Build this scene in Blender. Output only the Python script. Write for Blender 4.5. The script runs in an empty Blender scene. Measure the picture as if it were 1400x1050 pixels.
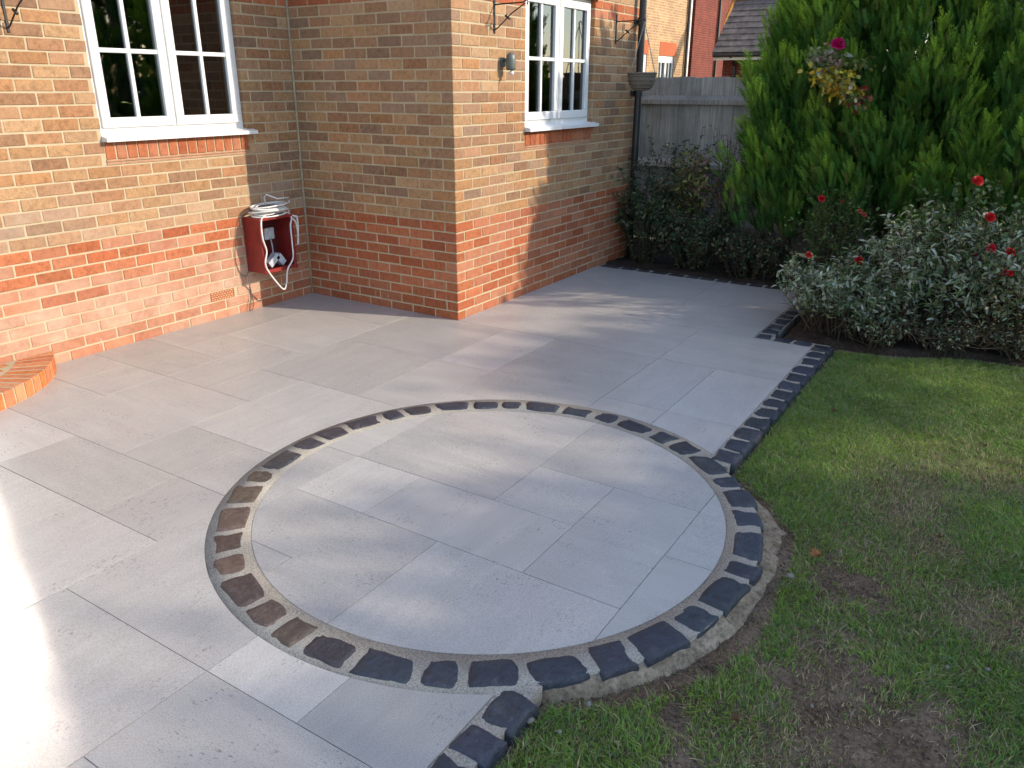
import bpy, math, random
import numpy as np
from mathutils import Vector, Matrix
rnd = random.Random(7)
rng = np.random.default_rng(11)
S = bpy.context.scene
COL = S.collection

# ------------------------------------------------------------------ camera
CAM = np.array([-4.64714, -3.46691, 1.67598])
YAW, PITCH, ROLL = math.radians(57.35715), math.radians(20.79958), math.radians(0.14286)
FPX = 1070.68
fwd = np.array([math.sin(YAW)*math.cos(PITCH), math.cos(YAW)*math.cos(PITCH), -math.sin(PITCH)])
rgt0 = np.array([math.cos(YAW), -math.sin(YAW), 0.0])
up0 = np.cross(rgt0, fwd)
rgt = rgt0*math.cos(ROLL) + up0*math.sin(ROLL)
up = up0*math.cos(ROLL) - rgt0*math.sin(ROLL)
cd = bpy.data.cameras.new('camera')
cam = bpy.data.objects.new('camera', cd)
COL.objects.link(cam)
cd.sensor_width = 36.0
cd.lens = 36.0*FPX/1400.0
cd.clip_start = 0.05
cd.clip_end = 600.0
cam.matrix_world = Matrix(((rgt[0], up[0], -fwd[0], CAM[0]), (rgt[1], up[1], -fwd[1], CAM[1]),
                           (rgt[2], up[2], -fwd[2], CAM[2]), (0, 0, 0, 1)))
S.camera = cam

def project(P):
    P = np.atleast_2d(P) - CAM
    z = P @ fwd
    zz = np.where(np.abs(z) < 1e-6, 1e-6, z)
    return 700 + FPX*(P @ rgt)/zz, 525 - FPX*(P @ up)/zz, z

def pix(x, y, ax, val):
    d = rgt*(x-700)/FPX - up*(y-525)/FPX + fwd
    return CAM + d*(val-CAM[ax])/d[ax]

# ------------------------------------------------------------------ sky, sun, exposure
SUN_EL = math.radians(26.0)
sx, sy = 0.334, -0.9426
w = bpy.data.worlds.new('World'); S.world = w; w.use_nodes = True
nt = w.node_tree
bg = nt.nodes['Background']
sk = nt.nodes.new('ShaderNodeTexSky'); sk.sky_type = 'NISHITA'; sk.sun_disc = False
sk.sun_elevation = SUN_EL
sk.sun_rotation = math.atan2(sx, sy)
sk.air_density = 1.0; sk.dust_density = 0.7; sk.ozone_density = 1.0
nt.links.new(sk.outputs[0], bg.inputs[0])
bg.inputs[1].default_value = 0.15
sl = bpy.data.lights.new('sun', 'SUN'); sl.energy = 2.0; sl.angle = math.radians(0.5); sl.color = (1.0, 0.87, 0.70)
sun = bpy.data.objects.new('sun', sl); COL.objects.link(sun)
sun.location = (8, -20, 14)
sdir = Vector((sx*math.cos(SUN_EL), sy*math.cos(SUN_EL), math.sin(SUN_EL)))
sun.rotation_euler = sdir.to_track_quat('Z', 'Y').to_euler()
S.view_settings.view_transform = 'Standard'
S.view_settings.look = 'None'
S.view_settings.gamma = 1.0
S.view_settings.exposure = 1.45
S.view_settings.use_curve_mapping = False
S.render.engine = 'CYCLES'
S.cycles.use_denoising = True
S.cycles.max_bounces = 8
S.cycles.transparent_max_bounces = 24
S.cycles.caustics_reflective = True
S.cycles.blur_glossy = 0.1
S.cycles.sample_clamp_indirect = 0.0

# ------------------------------------------------------------------ helpers
def tag(o, label=None, cat=None, group=None, kind=None):
    if label: o['label'] = label
    if cat: o['category'] = cat
    if group: o['group'] = group
    if kind: o['kind'] = kind
    return o

def empty(name, loc, label=None, cat=None, group=None, kind=None):
    o = bpy.data.objects.new(name, None); COL.objects.link(o); o.location = loc
    o.empty_display_size = 0.1
    return tag(o, label, cat, group, kind)

def link(name, me, mat, parent=None, loc=None):
    o = bpy.data.objects.new(name, me); COL.objects.link(o)
    if mat is not None and len(me.materials) == 0: me.materials.append(mat)
    if loc is not None: o.location = loc
    if parent is not None:
        o.parent = parent
        o.matrix_parent_inverse = parent_world(parent).inverted()
    return o

def parent_world(p):
    m = Matrix.Translation(p.location)
    if p.parent is not None:
        m = parent_world(p.parent) @ p.matrix_parent_inverse @ m
    return m

def setcol(me, cols):
    a = me.color_attributes.new('Col', 'FLOAT_COLOR', 'POINT')
    c = np.ones((len(me.vertices), 4), np.float32)
    cols = np.asarray(cols, np.float32)
    c[:, :cols.shape[-1]] = cols
    a.data.foreach_set('color', c.ravel())

def np_mesh(name, V, F, cols=None, smooth=False):
    """V (n,3); F (m,k) index array"""
    me = bpy.data.meshes.new(name)
    V = np.asarray(V, np.float32); F = np.asarray(F, np.int32)
    m, k = F.shape
    me.vertices.add(len(V)); me.vertices.foreach_set('co', V.ravel())
    me.loops.add(m*k); me.loops.foreach_set('vertex_index', F.ravel())
    me.polygons.add(m)
    me.polygons.foreach_set('loop_start', np.arange(0, m*k, k, dtype=np.int32))
    me.polygons.foreach_set('loop_total', np.full(m, k, np.int32))
    if smooth: me.polygons.foreach_set('use_smooth', np.ones(m, bool))
    me.update(calc_edges=True)
    if cols is not None: setcol(me, cols)
    return me

class MB:
    def __init__(s): s.v = []; s.f = []; s.c = []
    def add(s, V, F, col=(1, 1, 1, 1)):
        b = len(s.v)
        s.v += [tuple(map(float, p)) for p in V]
        s.f += [tuple(i+b for i in f) for f in F]
        s.c += [tuple(col)]*len(V)
    def box(s, x0, x1, y0, y1, z0, z1, col=(1, 1, 1, 1), ch=0.0, jit=0.0):
        if ch <= 0:
            V = [(x, y, z) for z in (z0, z1) for y in (y0, y1) for x in (x0, x1)]
            F = [(0, 2, 3, 1), (4, 5, 7, 6), (0, 1, 5, 4), (2, 6, 7, 3), (0, 4, 6, 2), (1, 3, 7, 5)]
            s.add(V, F, col); return
        xs, ys, zs = (x0, x1), (y0, y1), (z0, z1)
        V = []; idx = {}
        for i in (0, 1):
            for j in (0, 1):
                for k in (0, 1):
                    c = [xs[i], ys[j], zs[k]]
                    jj = [rnd.uniform(-jit, jit) for _ in range(3)]
                    d = [ch if q == 0 else -ch for q in (i, j, k)]
                    for a in range(3):
                        p = [c[q] + jj[q] + (0 if q == a else d[q]) for q in range(3)]
                        idx[i, j, k, a] = len(V); V.append(p)
        F = []
        for i in (0, 1):
            q = [idx[i, 0, 0, 0], idx[i, 1, 0, 0], idx[i, 1, 1, 0], idx[i, 0, 1, 0]]
            F.append(q if i else q[::-1])
            q = [idx[0, i, 0, 1], idx[1, i, 0, 1], idx[1, i, 1, 1], idx[0, i, 1, 1]]
            F.append(q[::-1] if i else q)
            q = [idx[0, 0, i, 2], idx[1, 0, i, 2], idx[1, 1, i, 2], idx[0, 1, i, 2]]
            F.append(q if i else q[::-1])
        for a in range(3):
            b, c = (a+1) % 3, (a+2) % 3
            for j in (0, 1):
                for k in (0, 1):
                    def ID(t, e):
                        ijk = [0, 0, 0]; ijk[a] = t; ijk[b] = j; ijk[c] = k
                        return idx[ijk[0], ijk[1], ijk[2], e]
                    q = [ID(0, b), ID(1, b), ID(1, c), ID(0, c)]
                    F.append(q if (j ^ k) else q[::-1])
        for i in (0, 1):
            for j in (0, 1):
                for k in (0, 1):
                    t = [idx[i, j, k, 0], idx[i, j, k, 1], idx[i, j, k, 2]]
                    F.append(t if (i+j+k) % 2 else t[::-1])
        s.add(V, F, col)
    def tube(s, pts, r, n=8, col=(1, 1, 1, 1), cap=True):
        pts = [Vector(p) for p in pts]
        rr = r if isinstance(r, (list, tuple)) else [r]*len(pts)
        t0 = (pts[1]-pts[0]).normalized()
        a = t0.orthogonal().normalized()
        V = []; F = []
        for i, p in enumerate(pts):
            t = (pts[min(i+1, len(pts)-1)] - pts[max(i-1, 0)])
            if t.length < 1e-9: t = t0.copy()
            t.normalize()
            a = (a - t*a.dot(t))
            a = a.normalized() if a.length > 1e-6 else t.orthogonal().normalized()
            b = t.cross(a)
            for k in range(n):
                an = 2*math.pi*k/n
                V.append(p + (a*math.cos(an) + b*math.sin(an))*rr[i])
        for i in range(len(pts)-1):
            for k in range(n):
                F.append((i*n+k, i*n+(k+1) % n, (i+1)*n+(k+1) % n, (i+1)*n+k))
        if cap:
            F.append(tuple(range(n))[::-1]); F.append(tuple((len(pts)-1)*n+k for k in range(n)))
        s.add(V, F, col)
    def lathe(s, prof, c, n=24, col=(1, 1, 1, 1)):
        V = []; F = []
        for r, z in prof:
            for k in range(n):
                a = 2*math.pi*k/n
                V.append((c[0]+r*math.cos(a), c[1]+r*math.sin(a), c[2]+z))
        for i in range(len(prof)-1):
            for k in range(n):
                F.append((i*n+k, i*n+(k+1) % n, (i+1)*n+(k+1) % n, (i+1)*n+k))
        s.add(V, F, col)
    def prism(s, poly, z0, z1, col=(1, 1, 1, 1), ch=0.0):
        n = len(poly); V = [(x, y, z0) for x, y in poly]
        F = [tuple(range(n))[::-1]]
        rings = [V]
        if ch > 0:
            V1 = [(x, y, z1-ch) for x, y in poly]
            V2 = [(x, y, z1) for x, y in offset(poly, ch)]
            V = V + V1 + V2
            for b in (0, n):
                F += [(b+i, b+(i+1) % n, b+n+(i+1) % n, b+n+i) for i in range(n)]
            F.append(tuple(2*n+i for i in range(n)))
        else:
            V = V + [(x, y, z1) for x, y in poly]
            F += [(i, (i+1) % n, n+(i+1) % n, n+i) for i in range(n)]
            F.append(tuple(n+i for i in range(n)))
        s.add(V, F, col)
    def mesh(s, name, smooth=False, centre=False):
        me = bpy.data.meshes.new(name)
        v = s.v; c = None
        if centre:
            a = np.array(v); c = (a.min(0)+a.max(0))/2; v = (a-c).tolist()
        me.from_pydata(v, [], s.f)
        setcol(me, s.c)
        if smooth: me.polygons.foreach_set('use_smooth', np.ones(len(me.polygons), bool))
        me.update()
        return (me, c) if centre else me
    def build(s, name, mat, parent=None, smooth=False):
        me, c = s.mesh(name, smooth, True)
        return link(name, me, mat, parent, c)

def offset(poly, d):
    """inset a counter-clockwise polygon by d (mitre)"""
    n = len(poly); out = []
    for i in range(n):
        p0 = np.array(poly[i-1]); p1 = np.array(poly[i]); p2 = np.array(poly[(i+1) % n])
        a = p1-p0; b = p2-p1
        a = a/(np.linalg.norm(a)+1e-12); b = b/(np.linalg.norm(b)+1e-12)
        na = np.array([-a[1], a[0]]); nb = np.array([-b[1], b[0]])
        m = na+nb; l = m@m
        out.append(tuple(p1 + m*(2*d/l if l > 0.3 else d)))
    return out

def smoothnoise(x, y, seed=0, scale=1.0, octaves=4):
    """2-D value noise in numpy, 0..1"""
    x = np.asarray(x, float)*scale; y = np.asarray(y, float)*scale
    tot = 0; amp = 1; norm = 0
    for o in range(octaves):
        xi = np.floor(x).astype(np.int64); yi = np.floor(y).astype(np.int64)
        fx = x-xi; fy = y-yi
        fx = fx*fx*(3-2*fx); fy = fy*fy*(3-2*fy)
        def h(a, b):
            n = (a*374761393 + b*668265263 + (seed+o)*974634077) & 0xffffffff
            n = ((n ^ (n >> 13))*1274126177) & 0xffffffff
            return ((n ^ (n >> 16)) & 0xffff)/65535.0
        v = (h(xi, yi)*(1-fx)+h(xi+1, yi)*fx)*(1-fy) + (h(xi, yi+1)*(1-fx)+h(xi+1, yi+1)*fx)*fy
        tot = tot + v*amp; norm += amp; amp *= 0.5; x = x*2+17.3; y = y*2+9.1
    return tot/norm

# ------------------------------------------------------------------ materials
class NB:
    def __init__(s, name):
        s.m = bpy.data.materials.new(name); s.m.use_nodes = True
        s.t = s.m.node_tree; s.p = s.t.nodes['Principled BSDF']; s.out = s.t.nodes['Material Output']
        s.p.inputs['Specular IOR Level'].default_value = 0.4
    def n(s, typ, **kw):
        nd = s.t.nodes.new(typ)
        for k, v in kw.items(): setattr(nd, k, v)
        return nd
    def set(s, sock, v):
        if hasattr(v, 'is_output') or isinstance(v, bpy.types.NodeSocket): s.t.links.new(v, sock)
        else: sock.default_value = v
        return s
    def attr(s, name='Col'):
        return s.n('ShaderNodeAttribute', attribute_name=name)
    def pos(s): return s.n('ShaderNodeNewGeometry').outputs['Position']
    def objc(s): return s.n('ShaderNodeTexCoord').outputs['Object']
    def orand(s): return s.n('ShaderNodeObjectInfo').outputs['Random']
    def mapping(s, vec, scale=(1, 1, 1), loc=None, rot=None):
        m = s.n('ShaderNodeMapping'); s.set(m.inputs['Vector'], vec); m.inputs['Scale'].default_value = scale
        if loc is not None: s.set(m.inputs['Location'], loc)
        if rot is not None: s.set(m.inputs['Rotation'], rot)
        return m.outputs[0]
    def noise(s, vec, scale, detail=4, rough=0.55, dim='3D', w=None):
        n = s.n('ShaderNodeTexNoise', noise_dimensions=dim)
        s.set(n.inputs['Vector'], vec); n.inputs['Scale'].default_value = scale
        n.inputs['Detail'].default_value = detail; n.inputs['Roughness'].default_value = rough
        if w is not None: s.set(n.inputs['W'], w)
        return n.outputs['Fac']
    def vor(s, vec, scale, feature='F1'):
        n = s.n('ShaderNodeTexVoronoi', feature=feature); s.set(n.inputs['Vector'], vec); n.inputs['Scale'].default_value = scale
        return n
    def ramp(s, fac, stops):
        r = s.n('ShaderNodeValToRGB'); s.set(r.inputs[0], fac)
        e = r.color_ramp.elements
        while len(e) < len(stops): e.new(0.5)
        for i, (p, c) in enumerate(stops):
            e[i].position = p
            e[i].color = (c, c, c, 1) if not hasattr(c, '__len__') else (*c, 1)[:4]
        return r.outputs[0]
    def mix(s, fac, a, b, mode='MIX'):
        m = s.n('ShaderNodeMix', data_type='RGBA', blend_type=mode)
        s.set(m.inputs[0], fac)
        for sock, v in ((m.inputs[6], a), (m.inputs[7], b)):
            if isinstance(v, (tuple, list)): v = (*v, 1)[:4]
            s.set(sock, v)
        return m.outputs[2]
    def math(s, op, a, b=0.0, clamp=False):
        m = s.n('ShaderNodeMath', operation=op); m.use_clamp = clamp
        s.set(m.inputs[0], a); s.set(m.inputs[1], b)
        return m.outputs[0]
    def bump(s, h, strength=0.3, dist=0.01):
        b = s.n('ShaderNodeBump'); b.inputs['Strength'].default_value = strength; b.inputs['Distance'].default_value = dist
        s.set(b.inputs['Height'], h); s.t.links.new(b.outputs[0], s.p.inputs['Normal'])
    def fin(s, col=None, rough=None, spec=None, metal=None):
        if col is not None:
            s.set(s.p.inputs['Base Color'], (*col, 1)[:4] if isinstance(col, (tuple, list)) else col)
        if rough is not None: s.set(s.p.inputs['Roughness'], rough)
        if spec is not None: s.p.inputs['Specular IOR Level'].default_value = spec
        if metal is not None: s.p.inputs['Metallic'].default_value = metal
        return s.m

MAT = {}
def plain(name, col, rough=0.6, spec=0.4, metal=0.0, nscale=30, namp=0.25, bump=0.0):
    b = NB(name)
    n = b.noise(b.pos(), nscale, 5)
    c = b.mix(1.0, col, b.ramp(n, [(0.3, 1-namp), (0.7, 1+0*namp)]), 'MULTIPLY')
    if bump > 0: b.bump(n, bump, 0.01)
    r = b.math('ADD', b.math('MULTIPLY', n, 0.25), rough-0.12)
    MAT[name] = b.fin(c, r, spec, metal)
    return MAT[name]

# brick: colour from the attribute, mottled; alpha of the attribute is the amount of white salt bloom
b = NB('brick'); a = b.attr(); P = b.pos()
n1 = b.noise(P, 28, 6, 0.65); n2 = b.noise(P, 130, 4, 0.7); n3 = b.noise(P, 9, 3)
c = b.mix(1.0, a.outputs['Color'], b.ramp(n1, [(0.25, 0.60), (0.5, 0.99), (0.8, 1.24)]), 'MULTIPLY')
c = b.mix(1.0, c, b.ramp(n2, [(0.3, 0.72), (0.6, 1.05)]), 'MULTIPLY')
c = b.mix(b.ramp(b.noise(P, 55, 3, 0.6), [(0.66, 0), (0.74, 0.75)]), c, (0.07, 0.045, 0.035))
bl = b.math('MULTIPLY', b.ramp(b.noise(P, 6.5, 6, 0.72), [(0.30, 0.35), (0.66, 1.0)]), a.outputs['Alpha'])
c = b.mix(b.math('MINIMUM', bl, 0.85), c, (0.50, 0.385, 0.29))
dr = b.ramp(b.noise(b.mapping(P, (14, 14, 5)), 1.0, 3, 0.6), [(0.66, 0), (0.80, 0.5)])
c = b.mix(dr, c, (0.52, 0.43, 0.34))
b.bump(b.math('ADD', b.math('MULTIPLY', n1, 0.6), b.math('MULTIPLY', n2, 0.4)), 0.55, 0.006)
MAT['brick'] = b.fin(c, 0.9, 0.2)

b = NB('wall_mortar'); P = b.pos()
n1 = b.noise(P, 160, 4, 0.7); n2 = b.noise(P, 6, 4)
c = b.mix(b.ramp(n2, [(0.3, 0), (0.7, 1)]), (0.43, 0.35, 0.225), (0.50, 0.415, 0.28))
c = b.mix(1.0, c, b.ramp(n1, [(0.3, 0.75), (0.65, 1.05)]), 'MULTIPLY')
b.bump(n1, 0.6, 0.004)
MAT['wall_mortar'] = b.fin(c, 0.95, 0.15)

def brick_tex(name, c1, c2, mort):
    b = NB(name); P = b.pos()
    sep = b.n('ShaderNodeSeparateXYZ'); b.set(sep.inputs[0], P)
    cmb = b.n('ShaderNodeCombineXYZ')
    b.set(cmb.inputs[0], b.math('ADD', sep.outputs[0], sep.outputs[1])); b.set(cmb.inputs[1], sep.outputs[2])
    t = b.n('ShaderNodeTexBrick'); b.set(t.inputs['Vector'], cmb.outputs[0])
    t.inputs['Color1'].default_value = (*c1, 1); t.inputs['Color2'].default_value = (*c2, 1); t.inputs['Mortar'].default_value = (*mort, 1)
    t.inputs['Scale'].default_value = 1.0; t.inputs['Mortar Size'].default_value = 0.006
    t.inputs['Brick Width'].default_value = 0.225; t.inputs['Row Height'].default_value = 0.075
    t.inputs['Bias'].default_value = -0.1
    c = b.mix(1.0, t.outputs[0], b.ramp(b.noise(P, 2.2, 6, 0.7), [(0.3, 0.75), (0.7, 1.15)]), 'MULTIPLY')
    b.bump(b.math('MULTIPLY', t.outputs['Fac'], -1.0), 0.3, 0.01)
    MAT[name] = b.fin(c, 0.9, 0.2)
brick_tex('far_buff_brick', (0.40, 0.25, 0.12), (0.30, 0.17, 0.09), (0.50, 0.42, 0.30))
brick_tex('far_red_brick', (0.165, 0.036, 0.024), (0.12, 0.028, 0.020), (0.17, 0.10, 0.075))
brick_tex('upper_brick', (0.42, 0.25, 0.13), (0.28, 0.17, 0.10), (0.5, 0.42, 0.3))

# paving slab: pale grey porcelain, long soft streaks, clustered dark specks, film of water
b = NB('paving_slab'); O = b.objc(); R_ = b.orand()
off = b.n('ShaderNodeCombineXYZ')
for i, k in enumerate((37.0, 91.0, 13.0)): b.set(off.inputs[i], b.math('MULTIPLY', R_, k))
turn = b.n('ShaderNodeCombineXYZ'); b.set(turn.inputs[2], b.math('MULTIPLY', b.math('ROUND', b.math('FRACT', b.math('MULTIPLY', R_, 7.31))), 1.5708))
V1 = b.mapping(O, (1, 1, 1), off.outputs[0], turn.outputs[0])
st = b.noise(b.mapping(V1, (2.2, 15, 1)), 1.0, 7, 0.62)
cl = b.noise(V1, 3.0, 4, 0.55)
fine = b.noise(V1, 240, 3, 0.7)
tone = b.ramp(R_, [(0.0, 0.90), (0.5, 0.98), (0.8, 1.01), (1.0, 1.16)])
c = b.mix(b.ramp(st, [(0.25, 0), (0.78, 1)]), (0.400, 0.381, 0.354), (0.492, 0.470, 0.440))
c = b.mix(b.ramp(cl, [(0.35, 0), (0.68, 0.5)]), c, (0.390, 0.375, 0.356))
c = b.mix(1.0, c, tone, 'MULTIPLY')
c = b.mix(1.0, c, b.ramp(fine, [(0.34, 0.72), (0.6, 1.06)]), 'MULTIPLY')
spm = b.ramp(b.noise(b.mapping(V1, (1, 1, 1), (3.1, 4.2, 0)), 5.5, 4, 0.6), [(0.50, 0), (0.64, 1)])
sp = b.ramp(b.noise(b.mapping(V1, (1, 2.6, 1)), 62, 2, 0.5), [(0.61, 0), (0.655, 1)])
c = b.mix(b.math('MULTIPLY', b.math('MULTIPLY', sp, spm), 0.7), c, (0.075, 0.072, 0.075))
r = b.math('ADD', b.ramp(b.noise(V1, 5, 5, 0.6), [(0.3, 0.25), (0.7, 0.42)]), b.math('MULTIPLY', fine, 0.10))
b.bump(b.math('ADD', b.math('MULTIPLY', st, 0.7), b.math('MULTIPLY', b.noise(b.mapping(V1, (1, 2.2, 1)), 70, 3, 0.6), 0.5)), 0.22, 0.006)
MAT['paving_slab'] = b.fin(c, r, 0.45)

def gritty(name, c1, c2, rough=0.95, scale=170, big=5):
    b = NB(name); P = b.pos()
    n1 = b.noise(P, scale, 3, 0.75); n2 = b.noise(P, big, 5, 0.6)
    c = b.mix(b.ramp(n2, [(0.3, 0), (0.7, 1)]), c1, c2)
    c = b.mix(1.0, c, b.ramp(n1, [(0.32, 0.45), (0.5, 0.95), (0.68, 1.3)]), 'MULTIPLY')
    b.bump(n1, 0.8, 0.006)
    MAT[name] = b.fin(c, rough, 0.2)
gritty('joint_mortar', (0.33, 0.295, 0.245), (0.42, 0.385, 0.33))
gritty('slab_joint', (0.24, 0.225, 0.20), (0.33, 0.31, 0.28))
gritty('sand_haunch', (0.17, 0.122, 0.080), (0.33, 0.265, 0.185), scale=48, big=13)
gritty('soil', (0.060, 0.040, 0.028), (0.115, 0.078, 0.052), scale=60, big=7)
gritty('bed_soil', (0.030, 0.020, 0.014), (0.060, 0.042, 0.030), scale=50, big=6)

b = NB('sett'); a = b.attr(); P = b.pos()
n1 = b.noise(P, 45, 6, 0.65); n2 = b.noise(P, 190, 3, 0.7)
c = b.mix(1.0, a.outputs['Color'], b.ramp(n1, [(0.25, 0.55), (0.5, 1.0), (0.8, 1.6)]), 'MULTIPLY')
c = b.mix(b.ramp(n2, [(0.70, 0), (0.78, 0.8)]), c, (0.32, 0.31, 0.30))
dust = b.ramp(b.noise(P, 14, 4, 0.6), [(0.55, 0), (0.8, 0.35)])
c = b.mix(dust, c, (0.20, 0.18, 0.16))
b.bump(b.math('ADD', n1, b.math('MULTIPLY', n2, 0.3)), 0.8, 0.012)
MAT['sett'] = b.fin(c, b.ramp(n1, [(0.3, 0.38), (0.7, 0.62)]), 0.5)

b = NB('white_frame'); P = b.pos()
c = b.mix(b.ramp(b.noise(P, 9, 5, 0.6), [(0.4, 0), (0.8, 0.25)]), (0.70, 0.70, 0.69), (0.56, 0.54, 0.50))
MAT['white_frame'] = b.fin(c, 0.32, 0.45)

b = NB('window_glass')
gl = b.n('ShaderNodeBsdfGlossy'); gl.inputs['Roughness'].default_value = 0.02
tr = b.n('ShaderNodeBsdfTransparent'); tr.inputs[0].default_value = (0.86, 0.88, 0.87, 1)
fr = b.n('ShaderNodeFresnel'); fr.inputs[0].default_value = 2.2
mx = b.n('ShaderNodeMixShader'); b.set(mx.inputs[0], fr.outputs[0]); b.set(mx.inputs[1], tr.outputs[0]); b.set(mx.inputs[2], gl.outputs[0])
b.t.links.new(mx.outputs[0], b.out.inputs[0]); MAT['window_glass'] = b.m

b = NB('door_glass')
b.fin((0.02, 0.025, 0.03), 0.09, 0.5, 0.0)
gl = b.n('ShaderNodeBsdfGlossy'); gl.inputs['Roughness'].default_value = 0.075
mx = b.n('ShaderNodeMixShader'); mx.inputs[0].default_value = 0.62
b.set(mx.inputs[1], b.p.outputs[0]); b.set(mx.inputs[2], gl.outputs[0])
b.t.links.new(mx.outputs[0], b.out.inputs[0]); MAT['door_glass'] = b.m

def leafmat(name, trans=0.35, rough=0.5, spec=0.35):
    b = NB(name); a = b.attr()
    n = b.noise(b.pos(), 60, 3)
    c = b.mix(1.0, a.outputs['Color'], b.ramp(n, [(0.3, 0.75), (0.7, 1.15)]), 'MULTIPLY')
    b.fin(c, rough, spec)
    t = b.n('ShaderNodeBsdfTranslucent'); b.set(t.inputs[0], c)
    mx = b.n('ShaderNodeMixShader'); mx.inputs[0].default_value = trans
    b.set(mx.inputs[1], b.p.outputs[0]); b.set(mx.inputs[2], t.outputs[0])
    b.t.links.new(mx.outputs[0], b.out.inputs[0])
    MAT[name] = b.m
leafmat('leaf'); leafmat('needle', 0.22, 0.6, 0.2); leafmat('grass', 0.35, 0.55, 0.3); leafmat('petal', 0.3, 0.45, 0.4)

b = NB('weathered_wood'); O = b.pos(); R_ = b.orand()
gr = b.noise(b.mapping(O, (60, 60, 2.5)), 1.0, 5, 0.65)
c = b.mix(b.ramp(gr, [(0.3, 0), (0.7, 1)]), (0.25, 0.238, 0.225), (0.50, 0.485, 0.46))
c = b.mix(b.ramp(b.noise(O, 3.5, 4, 0.6), [(0.45, 0), (0.7, 0.45)]), c, (0.17, 0.17, 0.14))
c = b.mix(1.0, c, b.ramp(R_, [(0, 0.75), (1, 1.2)]), 'MULTIPLY')
b.bump(gr, 0.35, 0.004)
MAT['weathered_wood'] = b.fin(c, 0.9, 0.2)

b = NB('bark'); P = b.pos()
n = b.noise(b.mapping(P, (40, 40, 8)), 1.0, 5, 0.65)
MAT['bark'] = b.fin(b.mix(b.ramp(n, [(0.3, 0), (0.7, 1)]), (0.06, 0.045, 0.035), (0.17, 0.13, 0.10)), 0.9, 0.2); b.bump(n, 0.5, 0.01)
b = NB('twig'); a = b.attr(); MAT['twig'] = b.fin(a.outputs['Color'], 0.85, 0.2)

plain('black_iron', (0.018, 0.017, 0.016), 0.5, 0.5)
plain('black_pipe', (0.022, 0.022, 0.024), 0.42, 0.5)
plain('red_box', (0.27, 0.024, 0.020), 0.42, 0.5, 0, 14, 0.45, 0.05)
plain('red_box_inside', (0.10, 0.014, 0.013), 0.6, 0.3, 0, 20, 0.3)
plain('white_cable', (0.72, 0.71, 0.68), 0.45, 0.4)
plain('grey_cable', (0.12, 0.10, 0.085), 0.6, 0.3)
plain('socket_white', (0.50, 0.53, 0.57), 0.4, 0.4)
plain('lamp_metal', (0.13, 0.145, 0.13), 0.45, 0.5, 0.2)
plain('lamp_lens', (0.75, 0.75, 0.72), 0.15, 0.6)
plain('air_brick', (0.46, 0.13, 0.055), 0.85, 0.2, 0, 60, 0.35, 0.3)
plain('slot_shade', (0.02, 0.012, 0.01), 0.9, 0.1)
plain('sealant', (0.42, 0.33, 0.22), 0.8, 0.2, 0, 25, 0.35)
plain('room_plaster', (0.55, 0.45, 0.35), 0.9, 0.2)
plain('curtain_green', (0.14, 0.27, 0.10), 0.85, 0.2)
plain('curtain_gold', (0.45, 0.42, 0.10), 0.85, 0.2)
plain('pot_white', (0.70, 0.68, 0.62), 0.4, 0.5)
plain('pot_terracotta', (0.42, 0.19, 0.08), 0.8, 0.3)
plain('card', (0.55, 0.50, 0.30), 0.7, 0.3)
plain('basket_weave', (0.21, 0.175, 0.14), 0.75, 0.3, 0, 90, 0.5, 0.4)
plain('chain', (0.35, 0.34, 0.33), 0.35, 0.5, 0.8)
plain('roof_tile', (0.185, 0.165, 0.155), 0.85, 0.25, 0, 5, 0.5, 0.2)
plain('verge_tile', (0.42, 0.20, 0.05), 0.85, 0.25, 0, 9, 0.3)
plain('concrete', (0.26, 0.25, 0.225), 0.9, 0.2, 0, 30, 0.35, 0.2)
plain('pebble', (0.21, 0.19, 0.165), 0.7, 0.3)
plain('brown_leaf', (0.13, 0.065, 0.035), 0.8, 0.2)
plain('dead_leaf', (0.30, 0.10, 0.03), 0.7, 0.3)

# ------------------------------------------------------------------ ground
LINE_X = [-6.27, -5.88, -5.485, -5.09, -4.70, -4.305, -3.915, -3.525, -3.16, -2.775, -2.375, -1.98, -1.58, -1.22, -0.82, -0.41, 0.0,
          0.395, 0.79, 1.18, 1.57, 1.95, 2.33]
LINE_Y = [-2.435, -2.03, -1.64, -1.25, -0.86, -0.44, 0.0, 0.385, 0.775, 1.17, 1.565]
CC = np.array([-2.172, -1.772]); R_IN, R_OUT = 1.0, 1.165

def bed_x(y):      # where the lawn gives way to the planted bed
    return 0.87 + np.maximum(0, -2.5-y)*0.30 + 0.04*np.sin(y*7.0)

def lawn_z(x, y):
    z = -0.040 + 0.022*(smoothnoise(x, y, 3, 1.6, 3)-0.5) + 0.012*(smoothnoise(x, y, 5, 9, 3)-0.5)
    r = np.hypot(x-CC[0], y-CC[1])
    inside = np.minimum(np.maximum(np.maximum(-2.53-y, 0), 0), np.maximum(r-1.15, 0))
    return z - 0.02*np.exp(-inside/0.03) - 0.000*x

def grid_mesh(name, x0, x1, y0, y1, step, zf, mat, kind):
    nx = int((x1-x0)/step)+1; ny = int((y1-y0)/step)+1
    X, Y = np.meshgrid(np.linspace(x0, x1, nx), np.linspace(y0, y1, ny))
    Z = zf(X, Y)
    V = np.stack([X, Y, Z], -1).reshape(-1, 3)
    i = np.arange(nx*ny).reshape(ny, nx)
    F = np.stack([i[:-1, :-1], i[:-1, 1:], i[1:, 1:], i[1:, :-1]], -1).reshape(-1, 4)
    o = link(name, np_mesh(name, V, F, smooth=True), mat)
    return tag(o, kind=kind)

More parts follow.
